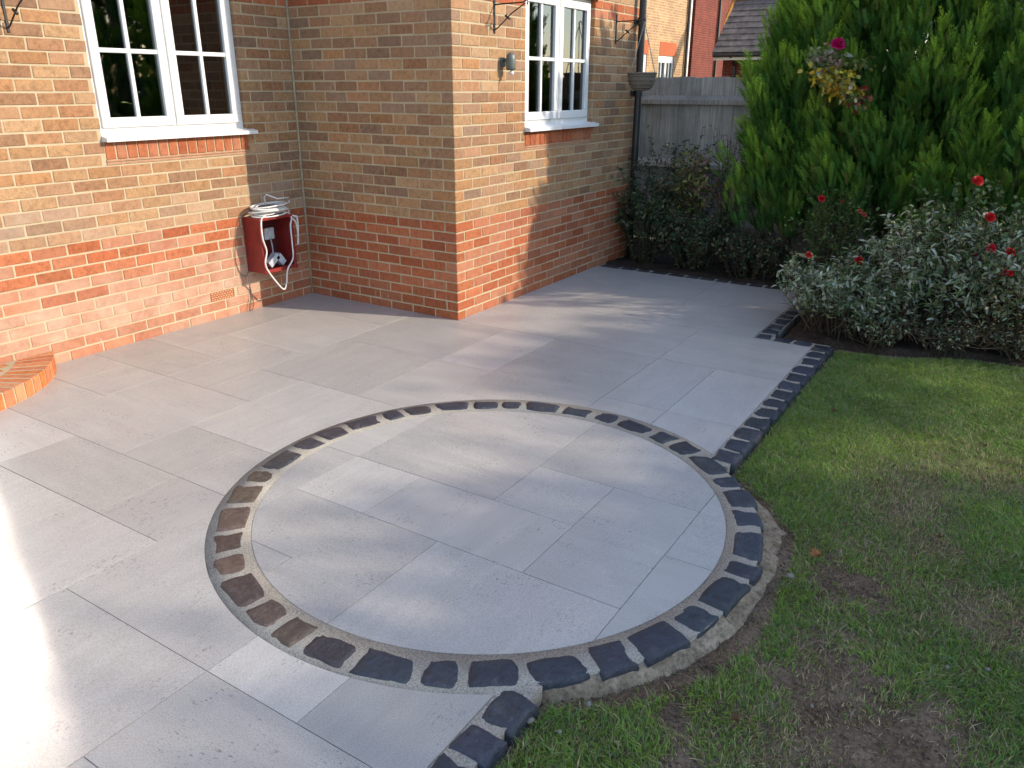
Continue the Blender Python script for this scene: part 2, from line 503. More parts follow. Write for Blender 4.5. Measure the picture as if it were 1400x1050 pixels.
mb = MB(); mb.add([(-70, -70, -0.11), (90, -70, -0.11), (90, 90, -0.11), (-70, 90, -0.11)], [(0, 1, 2, 3)])
b = NB('far_ground'); P = b.pos()
MAT['far_ground'] = b.fin(b.mix(b.ramp(b.noise(P, 1.3, 6, 0.65), [(0.35, 0), (0.65, 1)]), (0.045, 0.075, 0.022), (0.085, 0.085, 0.040)), 0.95, 0.2)
tag(mb.build('ground', MAT['far_ground']), kind='structure')

# lawn earth: soil with green thatch between the blades, bare where the soil mask says so
PATCH = [(-2.50, -3.26, 0.30, 0.19, 0.3), (-1.94, -3.22, 0.19, 0.13, 0.4), (-2.78, -3.40, 0.22, 0.16, 0.2), (-3.02, -2.98, 0.26, 0.07, 0.5), (-2.62, -3.52, 0.24, 0.12, 0.0)]
def bare(x, y):
    m = np.zeros_like(np.asarray(x, float))
    for px, py, a, bb, t in PATCH:
        dx, dy = x-px, y-py
        u = (dx*math.cos(t)+dy*math.sin(t))/a; v = (-dx*math.sin(t)+dy*math.cos(t))/bb
        m = np.maximum(m, np.clip(1.25-np.sqrt(u*u+v*v) + 1.5*(smoothnoise(x, y, 21, 9, 4)-0.5) + 1.3*(smoothnoise(x, y, 23, 34, 3)-0.5), 0, 1))
    r = np.hypot(x-CC[0], y-CC[1]); ang = np.degrees(np.arctan2(y-CC[1], x-CC[0])) % 360
    lim = 1.185 + 0.080*np.exp(-((ang-294)/15)**2) + 0.10*np.exp(-((ang-248)/26)**2) + 0.06*(smoothnoise(x, y, 8, 7, 3)-0.5)
    m = np.maximum(m, np.clip((lim-r)/0.03, 0, 1))
    m = np.maximum(m, np.clip((-y*-1+2.585)/0.02*1.0, 0, 1))
    return m
def worn(x, y):   # thin straw-coloured turf
    return np.clip((smoothnoise(x, y, 33, 2.2, 4)-0.44)*5, 0, 1)*np.clip((-2.9-y)/0.4, 0, 1)*np.clip((0.0-x)/1.0, 0, 1)

b = NB('lawn_earth'); P = b.pos()
n1 = b.noise(P, 75, 4, 0.7); n2 = b.noise(P, 6, 5, 0.6)
c = b.mix(b.ramp(n2, [(0.35, 0), (0.65, 1)]), (0.125, 0.082, 0.053), (0.235, 0.168, 0.115))
c = b.mix(1.0, c, b.ramp(n1, [(0.3, 0.45), (0.7, 1.4)]), 'MULTIPLY')
b.bump(b.math('ADD', n1, b.math('MULTIPLY', b.noise(P, 28, 5, 0.6), 1.2)), 0.9, 0.012)
MAT['lawn_earth'] = b.fin(c, 0.95, 0.15)
grid_mesh('lawn', -6.6, 3.0, -7.2, -2.45, 0.035, lambda x, y: np.where((y > -2.535) | (np.hypot(x-CC[0], y-CC[1]) < 1.15), -0.09, lawn_z(x, y) + 0.012*bare(x, y)*(smoothnoise(x, y, 9, 22, 3)-0.35)), MAT['lawn_earth'], 'structure')

def bedz(x, y):
    e = np.clip((x - bed_x(y))/0.12, 0, 1)
    e = np.where(y > -2.5, np.clip((x-0.91)/0.06, 0, 1)*np.clip((-2.155-y)/0.05, 0, 1), e)
    e2 = np.clip((x-2.46)/0.08, 0, 1)
    e = np.maximum(e, e2*np.clip((0.6-y)/0.1, 0, 1))
    return -0.085 + e*(0.075 + 0.05*(smoothnoise(x, y, 14, 4, 4)-0.4) + 0.03*(smoothnoise(x, y, 15, 19, 3)-0.5))
grid_mesh('flower_bed', 0.70, 4.05, -6.8, 0.9, 0.045, bedz, MAT['bed_soil'], 'structure')

# ------------------------------------------------------------------ patio
patio = empty('patio', (-2.0, -0.6, 0), kind='structure')
mb = MB()
def bedpoly():
    mb.prism([(-6.27, -2.435), (0, -2.435), (0, 1.565), (-6.27, 1.565)], -0.10, -0.0045)
    mb.prism([(0, -2.435), (0.79, -2.435), (0.79, -2.03), (2.33, -2.03), (2.33, 0), (0, 0)], -0.10, -0.0045)
bedpoly()
mb.build('joint_bed', MAT['slab_joint'], patio)
# ring of mortar, and mortar strips under the edging setts
def arc(r, a0, a1, n): return [(CC[0]+r*math.cos(math.radians(a0+(a1-a0)*i/n)), CC[1]+r*math.sin(math.radians(a0+(a1-a0)*i/n))) for i in range(n+1)]
def annulus(r0, r1, z, n=128, zin=-0.10):
    V = []; F = []
    for i in range(n):
        a = 2*math.pi*i/n
        e1 = (r1 if CC[1]+1.15*math.sin(a) > -2.47 else r1-0.043) + 0.004*math.sin(9*a)+0.003*math.sin(23*a+1)
        for r, zz in ((r0, zin), (r0, z), ((r0+r1)/2, z+0.001), (e1, z), (e1, zin)):
            V.append((CC[0]+r*math.cos(a), CC[1]+r*math.sin(a), zz))
    for i in range(n):
        j = (i+1) % n
        for k in range(4): F.append((i*5+k, i*5+k+1, j*5+k+1, j*5+k))
    return V, F
mb = MB(); mb.add(*annulus(R_IN-0.012, R_OUT+0.004, -0.0012)); mb.build('ring_mortar', MAT['joint_mortar'], patio, True)
mb = MB()
mb.prism([(-6.27, -2.536), (-3.02, -2.536), (-3.02, -2.437), (-6.27, -2.437)], -0.09, -0.0026)
mb.prism([(-1.30, -2.536), (0.90, -2.536), (0.90, -2.437), (-1.30, -2.437)], -0.09, -0.0026)
mb.prism([(0.793, -2.435), (0.905, -2.435), (0.905, -2.15), (0.793, -2.15)], -0.09, -0.0030)
mb.prism([(0.793, -2.148), (2.45, -2.148), (2.45, -2.032), (0.793, -2.032)], -0.09, -0.0034)
mb.prism([(2.332, -2.030), (2.45, -2.030), (2.45, -0.02), (2.332, -0.02)], -0.09, -0.0038)
mb.build('edge_mortar', MAT['joint_mortar'], patio)

# paving slabs
def rect(x0, x1, y0, y1): return [(x0, y0), (x1, y0), (x1, y1), (x0, y1)]
def dens(poly, step=0.03):
    out = []
    n = len(poly)
    for i in range(n):
        p, q = np.array(poly[i]), np.array(poly[(i+1) % n]); L = np.linalg.norm(q-p); m = max(1, int(L/step))
        out += [tuple(p+(q-p)*k/m) for k in range(m)]
    return out
def minus_disc(poly, R):
    d = dens(poly, 0.006)
    ins = [math.hypot(x-CC[0], y-CC[1]) < R for x, y in d]
    if not any(ins): return poly
    if all(ins): return None
    k0 = next(i for i in range(len(d)) if not ins[i] and ins[i-1])
    d = d[k0:]+d[:k0]; ins = ins[k0:]+ins[:k0]
    out = []; i = 0; n = len(d)
    while i < n:
        if not ins[i]:
            out.append(d[i]); i += 1
        else:
            j = i
            while j < n and ins[j]: j += 1
            a0 = math.degrees(math.atan2(d[i][1]-CC[1], d[i][0]-CC[0])); a1 = math.degrees(math.atan2(d[(j-1) % n][1]-CC[1], d[(j-1) % n][0]-CC[0]))
            da = (a1-a0+180) % 360-180
            m = max(2, int(abs(da)/1.5))
            out += arc(R, a0, a0+da, m)
            i = j
    # thin collinear runs
    o2 = []
    for i in range(len(out)):
        p0, p1, p2 = np.array(out[i-1]), np.array(out[i]), np.array(out[(i+1) % len(out)])
        cr = (p1-p0)[0]*(p2-p1)[1]-(p1-p0)[1]*(p2-p1)[0]
        if abs(cr) > 1e-7 : o2.append(out[i])
    ar = 0.5*sum(o2[i-1][0]*o2[i][1]-o2[i][0]*o2[i-1][1] for i in range(len(o2))) if len(o2) > 2 else 0
    return o2 if ar > 0.004 else None
def in_disc(poly, R):
    """polygon (any) cut to the disc"""
    d = dens(poly, 0.006)
    ins = [math.hypot(x-CC[0], y-CC[1]) < R for x, y in d]
    if all(ins): return poly
    if not any(ins): return None
    k0 = next(i for i in range(len(d)) if ins[i] and not ins[i-1])
    d = d[k0:]+d[:k0]; ins = ins[k0:]+ins[:k0]
    out = []; i = 0; n = len(d)
    while i < n:
        if ins[i]: out.append(d[i]); i += 1
        else:
            j = i
            while j < n and not ins[j]: j += 1
            pa, pb = d[i-1], d[j % n]
            a0 = math.degrees(math.atan2(pa[1]-CC[1], pa[0]-CC[0])); a1 = math.degrees(math.atan2(pb[1]-CC[1], pb[0]-CC[0]))
            da = (a1-a0) % 360
            if da > 300: da -= 360
            out += arc(R, a0, a0+da, max(2, int(abs(da)/1.5))); i = j
    o2 = []
    for i in range(len(out)):
        p0, p1, p2 = np.array(out[i-1]), np.array(out[i]), np.array(out[(i+1) % len(out)])
        cr = (p1-p0)[0]*(p2-p1)[1]-(p1-p0)[1]*(p2-p1)[0]
        if abs(cr) > 1e-7: o2.append(out[i])
    return o2
GAP = 0.0014
def slab(poly, dz=0.0):
    m = MB(); m.prism(poly, -0.022, dz)
    me, c = m.mesh('paving_slab', False, True)
    link('paving_slab', me, MAT['paving_slab'], patio, c)
# cells: column i between LINE_X[i], LINE_X[i+1]; row j between LINE_Y[j], LINE_Y[j+1]
ncx, ncy = len(LINE_X)-1, len(LINE_Y)-1
def valid(i, j):
    if i >= 16 and j >= 6: return False          # the house stands there
    if i >= 18 and j == 0: return False          # the step back at the far end
    return True
used = set(); RECTS = []
def put(i0, i1, j0, j1):
    cs = [(i, j) for i in range(i0, i1+1) for j in range(j0, j1+1)]
    if any(c in used or not valid(*c) or c[0] >= ncx or c[1] >= ncy or min(c) < 0 for c in cs): return False
    used.update(cs); RECTS.append((i0, i1, j0, j1)); return True
# columns: 6 = [-3.915,-3.525], 7, 8 = [-3.16,-2.775], 9, 10 = [-2.375,-1.98], 11, 12 = [-1.58,-1.22]
for r in [(6, 7, 4, 6), (7, 8, 2, 3), (5, 6, 2, 3), (7, 8, 1, 1), (7, 8, 0, 0), (6, 6, 0, 1), (8, 8, 5, 6), (8, 9, 3, 4), (7, 8, 7, 8),
          (9, 10, 6, 7), (9, 9, 5, 5), (10, 11, 4, 5), (10, 10, 8, 8), (9, 9, 8, 9), (11, 11, 6, 6), (12, 12, 8, 8), (12, 13, 5, 6), (11, 12, 7, 7),
          (11, 11, 8, 9), (10, 10, 9, 9), (13, 14, 7, 8), (12, 14, 9, 9), (4, 5, 4, 5), (5, 5, 0, 1), (14, 15, 5, 6), (14, 15, 0, 0), (14, 15, 1, 1), (13, 15, 2, 3)]:
    put(*r)
kinds = [(3, 2), (2, 3), (2, 2), (2, 1), (1, 2), (1, 1), (2, 2), (2, 2)]
for j in range(ncy):
    for i in range(ncx):
        if (i, j) in used or not valid(i, j): continue
        ks = kinds[:]; rnd.shuffle(ks)
        for (a, c_) in ks + [(1, 1)]:
            if put(i, i+a-1, j, j+c_-1): break
for i0, i1, j0, j1 in RECTS:
    x0, x1, y0, y1 = LINE_X[i0], LINE_X[i1+1], LINE_Y[j0], LINE_Y[j1+1]
    p = minus_disc(rect(x0+GAP, x1-GAP, y0+GAP, y1-GAP), R_OUT)
    if p: slab(p, rnd.uniform(-0.0004, 0.0004))
U = [-3.35, -2.953, -2.56, -2.168, -1.78, -1.39, -1.0]
Vv = [-2.97, -2.573, -2.177, -1.785, -1.388, -0.99, -0.6]
A_, B_, C_, D_, E_, F_, G_ = U
inner = [rect(A_, D_, Vv[0], Vv[1]), rect(D_, G_, Vv[0], Vv[1]), rect(A_, C_, Vv[1], Vv[3]), rect(C_, E_, Vv[1], Vv[2]), rect(C_, D_, Vv[2], Vv[4]),
         rect(D_, E_, Vv[2], Vv[3]), rect(E_, G_, Vv[1], Vv[3]), rect(C_, D_, Vv[4], Vv[5]), rect(D_, G_, Vv[3], Vv[5]), rect(D_, G_, Vv[5], Vv[6]),
         rect(A_, D_, Vv[5], Vv[6]), rect(A_, B_, Vv[4], Vv[5]),
         [(A_, Vv[3]), (C_, Vv[3]), (C_, Vv[5]), (B_, Vv[5]), (B_, Vv[4]), (A_, Vv[4])]]
for q in inner:
    p = in_disc(offset(q, GAP), R_IN-0.010)
    if p and len(p) > 2: slab(p, rnd.uniform(-0.0004, 0.0004))
mb = MB(); mb.prism(arc(R_IN-0.010, 0, 357, 119), -0.05, -0.0048); mb.build('circle_bed', MAT['slab_joint'], patio)

# setts: rounded, uneven blocks
def sett(c4, zt, col, n=7, wob=0.006, h=0.075, name='sett', parent=patio):
    c4 = [np.array(q) for q in c4]
    V = []; F = []
    ph = [rnd.uniform(0, 6.28) for _ in range(6)]
    tilt = (rnd.uniform(-0.002, 0.002), rnd.uniform(-0.002, 0.002))
    def pt(u, v, shr):
        s = 1-0.055*(u*u*v*v) - shr
        u2, v2 = u*s, v*s
        a, b_ = (u2+1)/2, (v2+1)/2
        p = c4[0]*(1-a)*(1-b_)+c4[1]*a*(1-b_)+c4[2]*a*b_+c4[3]*(1-a)*b_
        k = wob*(abs(u)**3+abs(v)**3)
        p = p + np.array([math.sin(3*v+ph[0]+2*u), math.sin(3*u+ph[1]-2*v)])*k*0.5
        return p
    for j in range(n):
        for i in range(n):
            u, v = -1+2*i/(n-1), -1+2*j/(n-1)
            u = math.copysign(abs(u)**0.75, u); v = math.copysign(abs(v)**0.75, v)
            e = max(abs(u), abs(v))
            z = zt + rnd.uniform(-.0014, .0014) - 0.006*e**8 + tilt[0]*u + tilt[1]*v + 0.0022*math.sin(3.1*u+ph[2])*math.sin(2.7*v+ph[3])
            p = pt(u, v, 0.03)+np.array([rnd.uniform(-.0012, .0012), rnd.uniform(-.0012, .0012)]); V.append((p[0], p[1], z))
    for j in range(n-1):
        for i in range(n-1): F.append((j*n+i, j*n+i+1, (j+1)*n+i+1, (j+1)*n+i))
    rim = [i for i in range(n)]+[j*n+n-1 for j in range(1, n)]+[(n-1)*n+i for i in range(n-2, -1, -1)]+[j*n for j in range(n-2, 0, -1)]
    m = len(rim); base = len(V)
    for q in rim:
        x, y, z = V[q]; i, j = q % n, q//n
        u, v = -1+2*i/(n-1), -1+2*j/(n-1)
        p = pt(u, v, -0.01); V.append((p[0], p[1], z-0.010))
    for q in range(m): V.append((V[base+q][0], V[base+q][1], zt-h))
    for q in range(m):
        r_ = (q+1) % m
        F.append((rim[q], base+q, base+r_, rim[r_])); F.append((base+q, base+m+q, base+m+r_, base+r_))
    area = 0.5*sum(c4[i-1][0]*c4[i][1]-c4[i][0]*c4[i-1][1] for i in range(4))
    if area < 0: F = [f[::-1] for f in F]
    mm = MB(); mm.add(V, F, col); return mm.build(name, MAT['sett'], parent, True)
BLUE = (0.030, 0.036, 0.050); BROWN = (0.105, 0.074, 0.055); DARK = (0.036, 0.034, 0.034)
def lerp(a, b, t): return tuple(x*(1-t)+y*t for x, y in zip(a, b))
def settcol(c, amp=0.3):
    k = 1+rnd.uniform(-amp, amp); return (*[x*k*(1+rnd.uniform(-.06, .06)) for x in c], 1)
ANG = [39.9, 31.2, 24.1, 12.9, 3.0, -5.0, -16.8, -24.3, -32.8, -45.1, -51.9, -61.6, -70.1, -82.6, -89.3, -101.7, -110.2, -121.2, -129.1, -140.6,
       -150.1, -157.4, -168.8, -179.1, -186.4, -194.4, -205.8, -214.0, -222.7, -234.8, -244.5, -252.0, -264.4, -272.7, -281.7, -293.0, -299.8, -308.7, -320.1]
for k in range(len(ANG)-1):
    a0, a1 = ANG[k], ANG[k+1]
    g = math.degrees(0.0135/1.08)
    a0 -= g*rnd.uniform(0.75, 1.15); a1 += g*rnd.uniform(0.75, 1.15)
    mid = ((a0+a1)/2) % 360
    ri, ro = 1.023+rnd.uniform(-.006, .006), 1.141+rnd.uniform(-.008, .010)
    f = lambda r, a: (CC[0]+r*math.cos(math.radians(a)), CC[1]+r*math.sin(math.radians(a)))
    br = max(0, 1-abs(((mid-120+180) % 360)-180)/75.0)
    br = min(1.0, br*1.6)
    if 60 < mid < 106: br *= 0.25
    base = lerp(BLUE, BROWN, br) if mid > 180 or mid < 160 else lerp(DARK, BROWN, 0.7)
    sett([f(ri, a0), f(ro, a0), f(ro, a1), f(ri, a1)], 0.0050+rnd.uniform(-.002, .003), settcol(base, 0.25))
def row_x(bounds, y0, y1, base=BLUE):
    for a, c_ in zip(bounds[:-1], bounds[1:]):
        g = rnd.uniform(0.007, 0.012); d = rnd.uniform(-0.006, 0.006)
        sett([(a+g, y0+d), (c_-g, y0+rnd.uniform(-.006, .006)), (c_-g, y1+rnd.uniform(-.003, .003)), (a+g, y1+rnd.uniform(-.003, .003))], 0.0035+rnd.uniform(-.002, .003), settcol(base, 0.3))
def row_y(bounds, x0, x1, base=BLUE):
    for a, c_ in zip(bounds[:-1], bounds[1:]):
        g = rnd.uniform(0.006, 0.011)
        sett([(x0, a+g), (x1+rnd.uniform(-.006, .006), a+g), (x1+rnd.uniform(-.006, .006), c_-g), (x0, c_-g)], 0.0035+rnd.uniform(-.002, .003), settcol(base, 0.3))
cen = [-1.197, -1.046, -0.885, -0.700, -0.530, -0.384, -0.213, -0.057, 0.116, 0.294, 0.479, 0.646, 0.80]
row_x([-1.275]+[(p+q)/2 for p, q in zip(cen[:-1], cen[1:])]+[0.885], -2.562, -2.440)
near = [-3.075, -3.245, -3.37]
while near[-1] > -6.1: near.append(near[-1]-rnd.uniform(0.115, 0.19))
row_x(near[::-1], -2.562, -2.440)
row_y([-2.43, -2.295, -2.155], 0.797, 0.900)
bx = [0.80]
while bx[-1] < 2.25: bx.append(bx[-1]+rnd.uniform(0.12, 0.19))
bx[-1] = 2.33
row_x(bx, -2.143, -2.036)
by = [-2.14]
while by[-1] < -0.15: by.append(by[-1]+rnd.uniform(0.12, 0.19))
by[-1] = -0.02
row_y(by, 2.338, 2.444, DARK)

# sandy haunching outside the ring on the lawn side
V = []; F = []; n = 110
for i in range(n+1):
    a = math.radians(-142+104*i/n); d = math.degrees(a)
    wd = 0.060 + 0.085*math.exp(-((d+66)/15)**2) + 0.035*math.exp(-((d+108)/22)**2)
    wd *= min(1, (i+2)/10, (n-i+2)/10)
    wd *= 0.8+0.4*smoothnoise(np.array([i*0.23]), np.array([1.7]), 4, 1, 3)[0]
    for t in (0, 0.2, 0.4, 0.6, 0.8, 1.0):
        r = 1.112+wd*t
        z = -0.012-0.020*t - 0.036*t*t + 0.020*(smoothnoise(np.array([r*math.cos(a)*1.0]), np.array([r*math.sin(a)]), 6, 22, 3)[0]-0.5)
        V.append((CC[0]+r*math.cos(a), CC[1]+r*math.sin(a), z))
for i in range(n):
    for k in range(5): F.append((i*6+k, i*6+k+1, (i+1)*6+k+1, (i+1)*6+k))
mb = MB(); mb.add(V, F); mb.build('mortar_haunch', MAT['sand_haunch'], patio, True)

# ------------------------------------------------------------------ the house
house = empty('brick_house', (0.0, 1.565, 0), 'buff and red brick house with white casement windows, rising beside the grey patio', 'house')
Z0 = -0.012; CO = 0.075
NK = 34                                   # courses laid brick by brick
ZTOP = NK*CO + Z0
REC = 0.0035                              # joints are this far behind the brick faces
W1 = (-1.652, -0.502, 1.388, 2.384)       # opening in the long wall: x0, x1, z0, z1
W2 = (0.948, 2.098, 1.388, 2.384)         # opening in the projecting bay
DR = (-4.28, -2.60, 0.098, 2.163)        # garden doors above the step
YA, YC, XE = 1.565, 0.0, 3.06

def core_box(m, x0, x1, y0, y1, z0, z1): m.box(x0, x1, y0, y1, z0, z1)
wallA = MB()
ya = YA+REC
for (x0, x1, z0, z1) in [(-6.5, DR[0]-REC, -0.10, ZTOP), (DR[0]-REC, DR[1]+REC, DR[3]+REC, ZTOP), (DR[0]-REC, DR[1]+REC, -0.10, DR[2]-REC), (DR[1]+REC, W1[0]-REC, -0.10, ZTOP),
                         (W1[0]-REC, W1[1]+REC, -0.10, W1[2]-0.05), (W1[0]-REC, W1[1]+REC, W1[3]+REC, ZTOP), (W1[1]+REC, 0.10, -0.10, ZTOP)]:
    wallA.box(x0, x1, ya, 1.86, z0, z1)
oA = wallA.build('wall', MAT['wall_mortar'], house)
wallB = MB(); wallB.box(REC, 0.30, 0.09, ya-0.0, -0.10, ZTOP); oB = wallB.build('wall', MAT['wall_mortar'], house)
wallC = MB()
yc = YC+REC
wallC.box(REC, 0.30, yc, 0.09, -0.10, ZTOP)
for (x0, x1, z0, z1) in [(0.30, W2[0]-REC, -0.10, ZTOP), (W2[0]-REC, W2[1]+REC, -0.10, W2[2]-0.05), (W2[0]-REC, W2[1]+REC, W2[3]+REC, ZTOP), (W2[1]+REC, XE-REC, -0.10, ZTOP)]:
    wallC.box(x0, x1, yc, 0.28, z0, z1)
oC = wallC.build('wall', MAT['wall_mortar'], house)
mb = MB(); mb.box(XE-0.30, XE-REC, 0.28, 6.5, -0.10, ZTOP); mb.build('wall', MAT['upper_brick'], house)

BUFFS = [(0.36, 0.205, 0.100), (0.345, 0.185, 0.088), (0.325, 0.175, 0.090), (0.37, 0.22, 0.112), (0.305, 0.162, 0.088), (0.35, 0.182, 0.085), (0.375, 0.23, 0.122), (0.33, 0.165, 0.084)]
BROWNS = [(0.28, 0.16, 0.090), (0.26, 0.15, 0.088), (0.295, 0.165, 0.092), (0.275, 0.15, 0.083), (0.24, 0.145, 0.092)]
REDS = [(0.38, 0.118, 0.052), (0.36, 0.108, 0.048), (0.40, 0.135, 0.062), (0.34, 0.10, 0.046), (0.375, 0.128, 0.06)]
def brick_colour(k, wall, x):
    if k < 10 or 30 <= k < 32:
        c = rnd.choice(REDS)
    else:
        c = rnd.choice(BROWNS) if rnd.random() < (0.36 if wall == 'B' else 0.27) else rnd.choice(BUFFS)
    s = 1+rnd.uniform(-0.12, 0.12)
    e = 0.0
    if wall == 'A':
        if k <= 1: e = 0.25+rnd.uniform(0, .3)
        elif k <= 3: e = 0.72
        elif k == 4: e = 0.6+rnd.uniform(-.1, .2)
        elif k <= 6: e = rnd.choice([0.15, 0.4, 0.6])
        elif k <= 9: e = rnd.choice([0, 0, 0.1, 0.35])
        elif k <= 12: e = rnd.choice([0.1, 0.2, 0.45])
        else: e = rnd.choice([0, 0, 0.05, 0.15])
        if k < 10 and x > -0.55: e *= 0.35
    elif wall == 'B':
        e = rnd.choice([0, 0, 0.08]) if k < 20 else rnd.choice([0.05, 0.12, 0.25])
        if k <= 1: s *= 0.9
    else:
        e = rnd.choice([0, 0, 0.1, 0.2])
    return (c[0]*s, c[1]*s, c[2]*s, e)

BR = []     # x0,x1,y0,y1,z0,z1,colour,wall
def holes(x0, x1, z0, z1, H):
    out = [(x0, x1)]
    for (h0, h1, hz0, hz1) in H:
        if z1 > hz0+0.012 and z0 < hz1-0.012:
            nx = []
            for a, c_ in out:
                if c_ <= h0 or a >= h1: nx.append((a, c_)); continue
                if a < h0: nx.append((a, min(c_, h0)))
                if c_ > h1: nx.append((max(a, h1), c_))
            out = nx
    return [(a, c_) for a, c_ in out if c_-a > 0.022]
HA = [(W1[0], W1[1], 1.180, W1[3]), (DR[0], DR[1], DR[2], DR[3]), (-1.0235, -0.7985, 2*CO+Z0+0.004, 3*CO+Z0-0.004)]
HC = [(W2[0], W2[1], 1.180, W2[3])]
def course(k): return k*CO+Z0+0.005, (k+1)*CO+Z0-0.005
for k in range(NK):
    z0, z1 = course(k)
    # long wall, running to -x
    off = -0.213 if k % 2 else -0.1005
    edges = [-0.005+0.005] + [off-0.225*i for i in range(0, 31)]
    for q in range(len(edges)-1):
        x1, x0 = edges[q]-(0.005 if q else 0.0), edges[q+1]+0.005
        if x0 < -6.4: continue
        for a, c_ in holes(x0, x1, z0, z1, HA):
            p = rnd.uniform(-0.0018, 0.0018)
            BR.append((a, c_, YA+p, YA+0.07, z0, z1, brick_colour(k, 'A', a), 'A'))
    # side of the bay
    first = 0.1075 if k % 2 else 0.22
    edges = [first+0.225*i for i in range(8)]
    edges = [e for e in edges if e < YA-0.03]+[YA]
    for q in range(len(edges)-1):
        y0, y1 = edges[q]+0.005, edges[q+1]-(0.005 if q < len(edges)-2 else 0.004)
        p = rnd.uniform(-0.0018, 0.0018)
        BR.append((p, 0.07, y0, y1, z0, z1, brick_colour(k, 'B', y0), 'B'))
    # the corner brick is one brick on both faces
    p, p2 = rnd.uniform(-0.001, 0.001), rnd.uniform(-0.001, 0.001)
    if k % 2: BR.append((p, 0.215, p2, 0.1025, z0, z1, brick_colour(k, 'C', 0), 'C'))
    else: BR.append((p, 0.1025, p2, 0.215, z0, z1, brick_colour(k, 'B', 0), 'B'))
    first = 0.22 if k % 2 else 0.1075
    edges = [first+0.225*i for i in range(16)]
    edges = [e for e in edges if e < XE-0.03]+[XE]
    for q in range(len(edges)-1):
        for a, c_ in holes(edges[q]+0.005, edges[q+1]-(0.005 if q < len(edges)-2 else 0), z0, z1, HC):
            p = rnd.uniform(-0.0018, 0.0018)
            BR.append((a, c_, YC+p, YC+0.07, z0, z1, brick_colour(k, 'C', a), 'C'))
def shown(br):
    x0, x1, y0, y1, z0, z1 = br[:6]
    P = np.array([(x0, y0, z0), (x1, y0, z0), (x1, y0, z1), (x0, y0, z1)]) if br[7] != 'B' else np.array([(x0, y0, z0), (x0, y1, z0), (x0, y1, z1), (x0, y0, z1)])
    u, v, d = project(P)
    if (d < 0.1).any(): return 0
    u = np.clip(u, 0, 1400); v = np.clip(v, 0, 1050)
    return abs(0.5*sum(u[i-1]*v[i]-u[i]*v[i-1] for i in range(4)))
order = sorted(range(len(BR)), key=lambda i: -shown(BR[i]))
single = set(order[:280])
WALLS = {'A': oA, 'B': oB, 'C': oC}
rest = MB()
for i, br in enumerate(BR):
    x0, x1, y0, y1, z0, z1, col, wl = br
    if i in single:
        m = MB(); m.box(x0, x1, y0, y1, z0, z1, col, 0.0035, 0.0012); m.build('brick', MAT['brick'], WALLS[wl])
    else:
        rest.box(x0, x1, y0, y1, z0, z1, col, 0.0035, 0.0012)
tag(rest.build('brickwork', MAT['brick'], house), kind='stuff')

# brick-on-edge and tile creasing under both sills
def sill_bricks(W, yf, wall):
    n = 15; L = W[1]-W[0]; z1 = W[2]-0.052; z0 = z1-0.108
    for i in range(n):
        a = W[0]+L*i/n+0.005; c_ = W[0]+L*(i+1)/n-0.005
        m = MB(); c = rnd.choice(REDS); m.box(a, c_, yf-0.003+rnd.uniform(-.001, .001), yf+0.07, z0, z1, (*c, rnd.choice([0, 0, .15])), 0.003, 0.001)
        m.build('sill_brick', MAT['brick'], wall)
    for q, zz in enumerate((z0-0.009, z0-0.027)):
        m = MB(); m.box(W[0]-0.0, W[1]+0.0, yf-0.006+0.002*q, yf+0.05, zz-0.006, zz+0.006, (0.42, 0.20, 0.11, 0.3), 0.001)
        m.build('creasing_tile', MAT['brick'], wall)
sill_bricks(W1, YA, oA); sill_bricks(W2, YC, oC)

mb = MB(); mb.tube([(-0.006, YA-0.006, -0.01), (-0.007, YA-0.005, 0.8), (-0.005, YA-0.007, 1.6), (-0.006, YA-0.006, ZTOP)], 0.0095, 8)
mb.build('corner_sealant', MAT['sealant'], house, True)

# walls and roof above the laid courses
mb = MB(); mb.box(-6.5, 0.0, YA, 6.5, ZTOP, 5.0); mb.box(0.0, XE, 0.0, 6.5, ZTOP, 5.0); mb.build('upper_wall', MAT['upper_brick'], house)
mb = MB(); mb.add([(-6.9, 1.15, 4.95), (3.4, -0.42, 4.95), (3.4, 6.9, 4.95), (-6.9, 6.9, 4.95), (-6.9, 4.0, 7.3), (3.4, 3.3, 7.3)],
                  [(0, 1, 5, 4), (1, 2, 5), (2, 3, 4, 5), (3, 0, 4), (0, 3, 2, 1)]); mb.build('roof', MAT['roof_tile'], house)

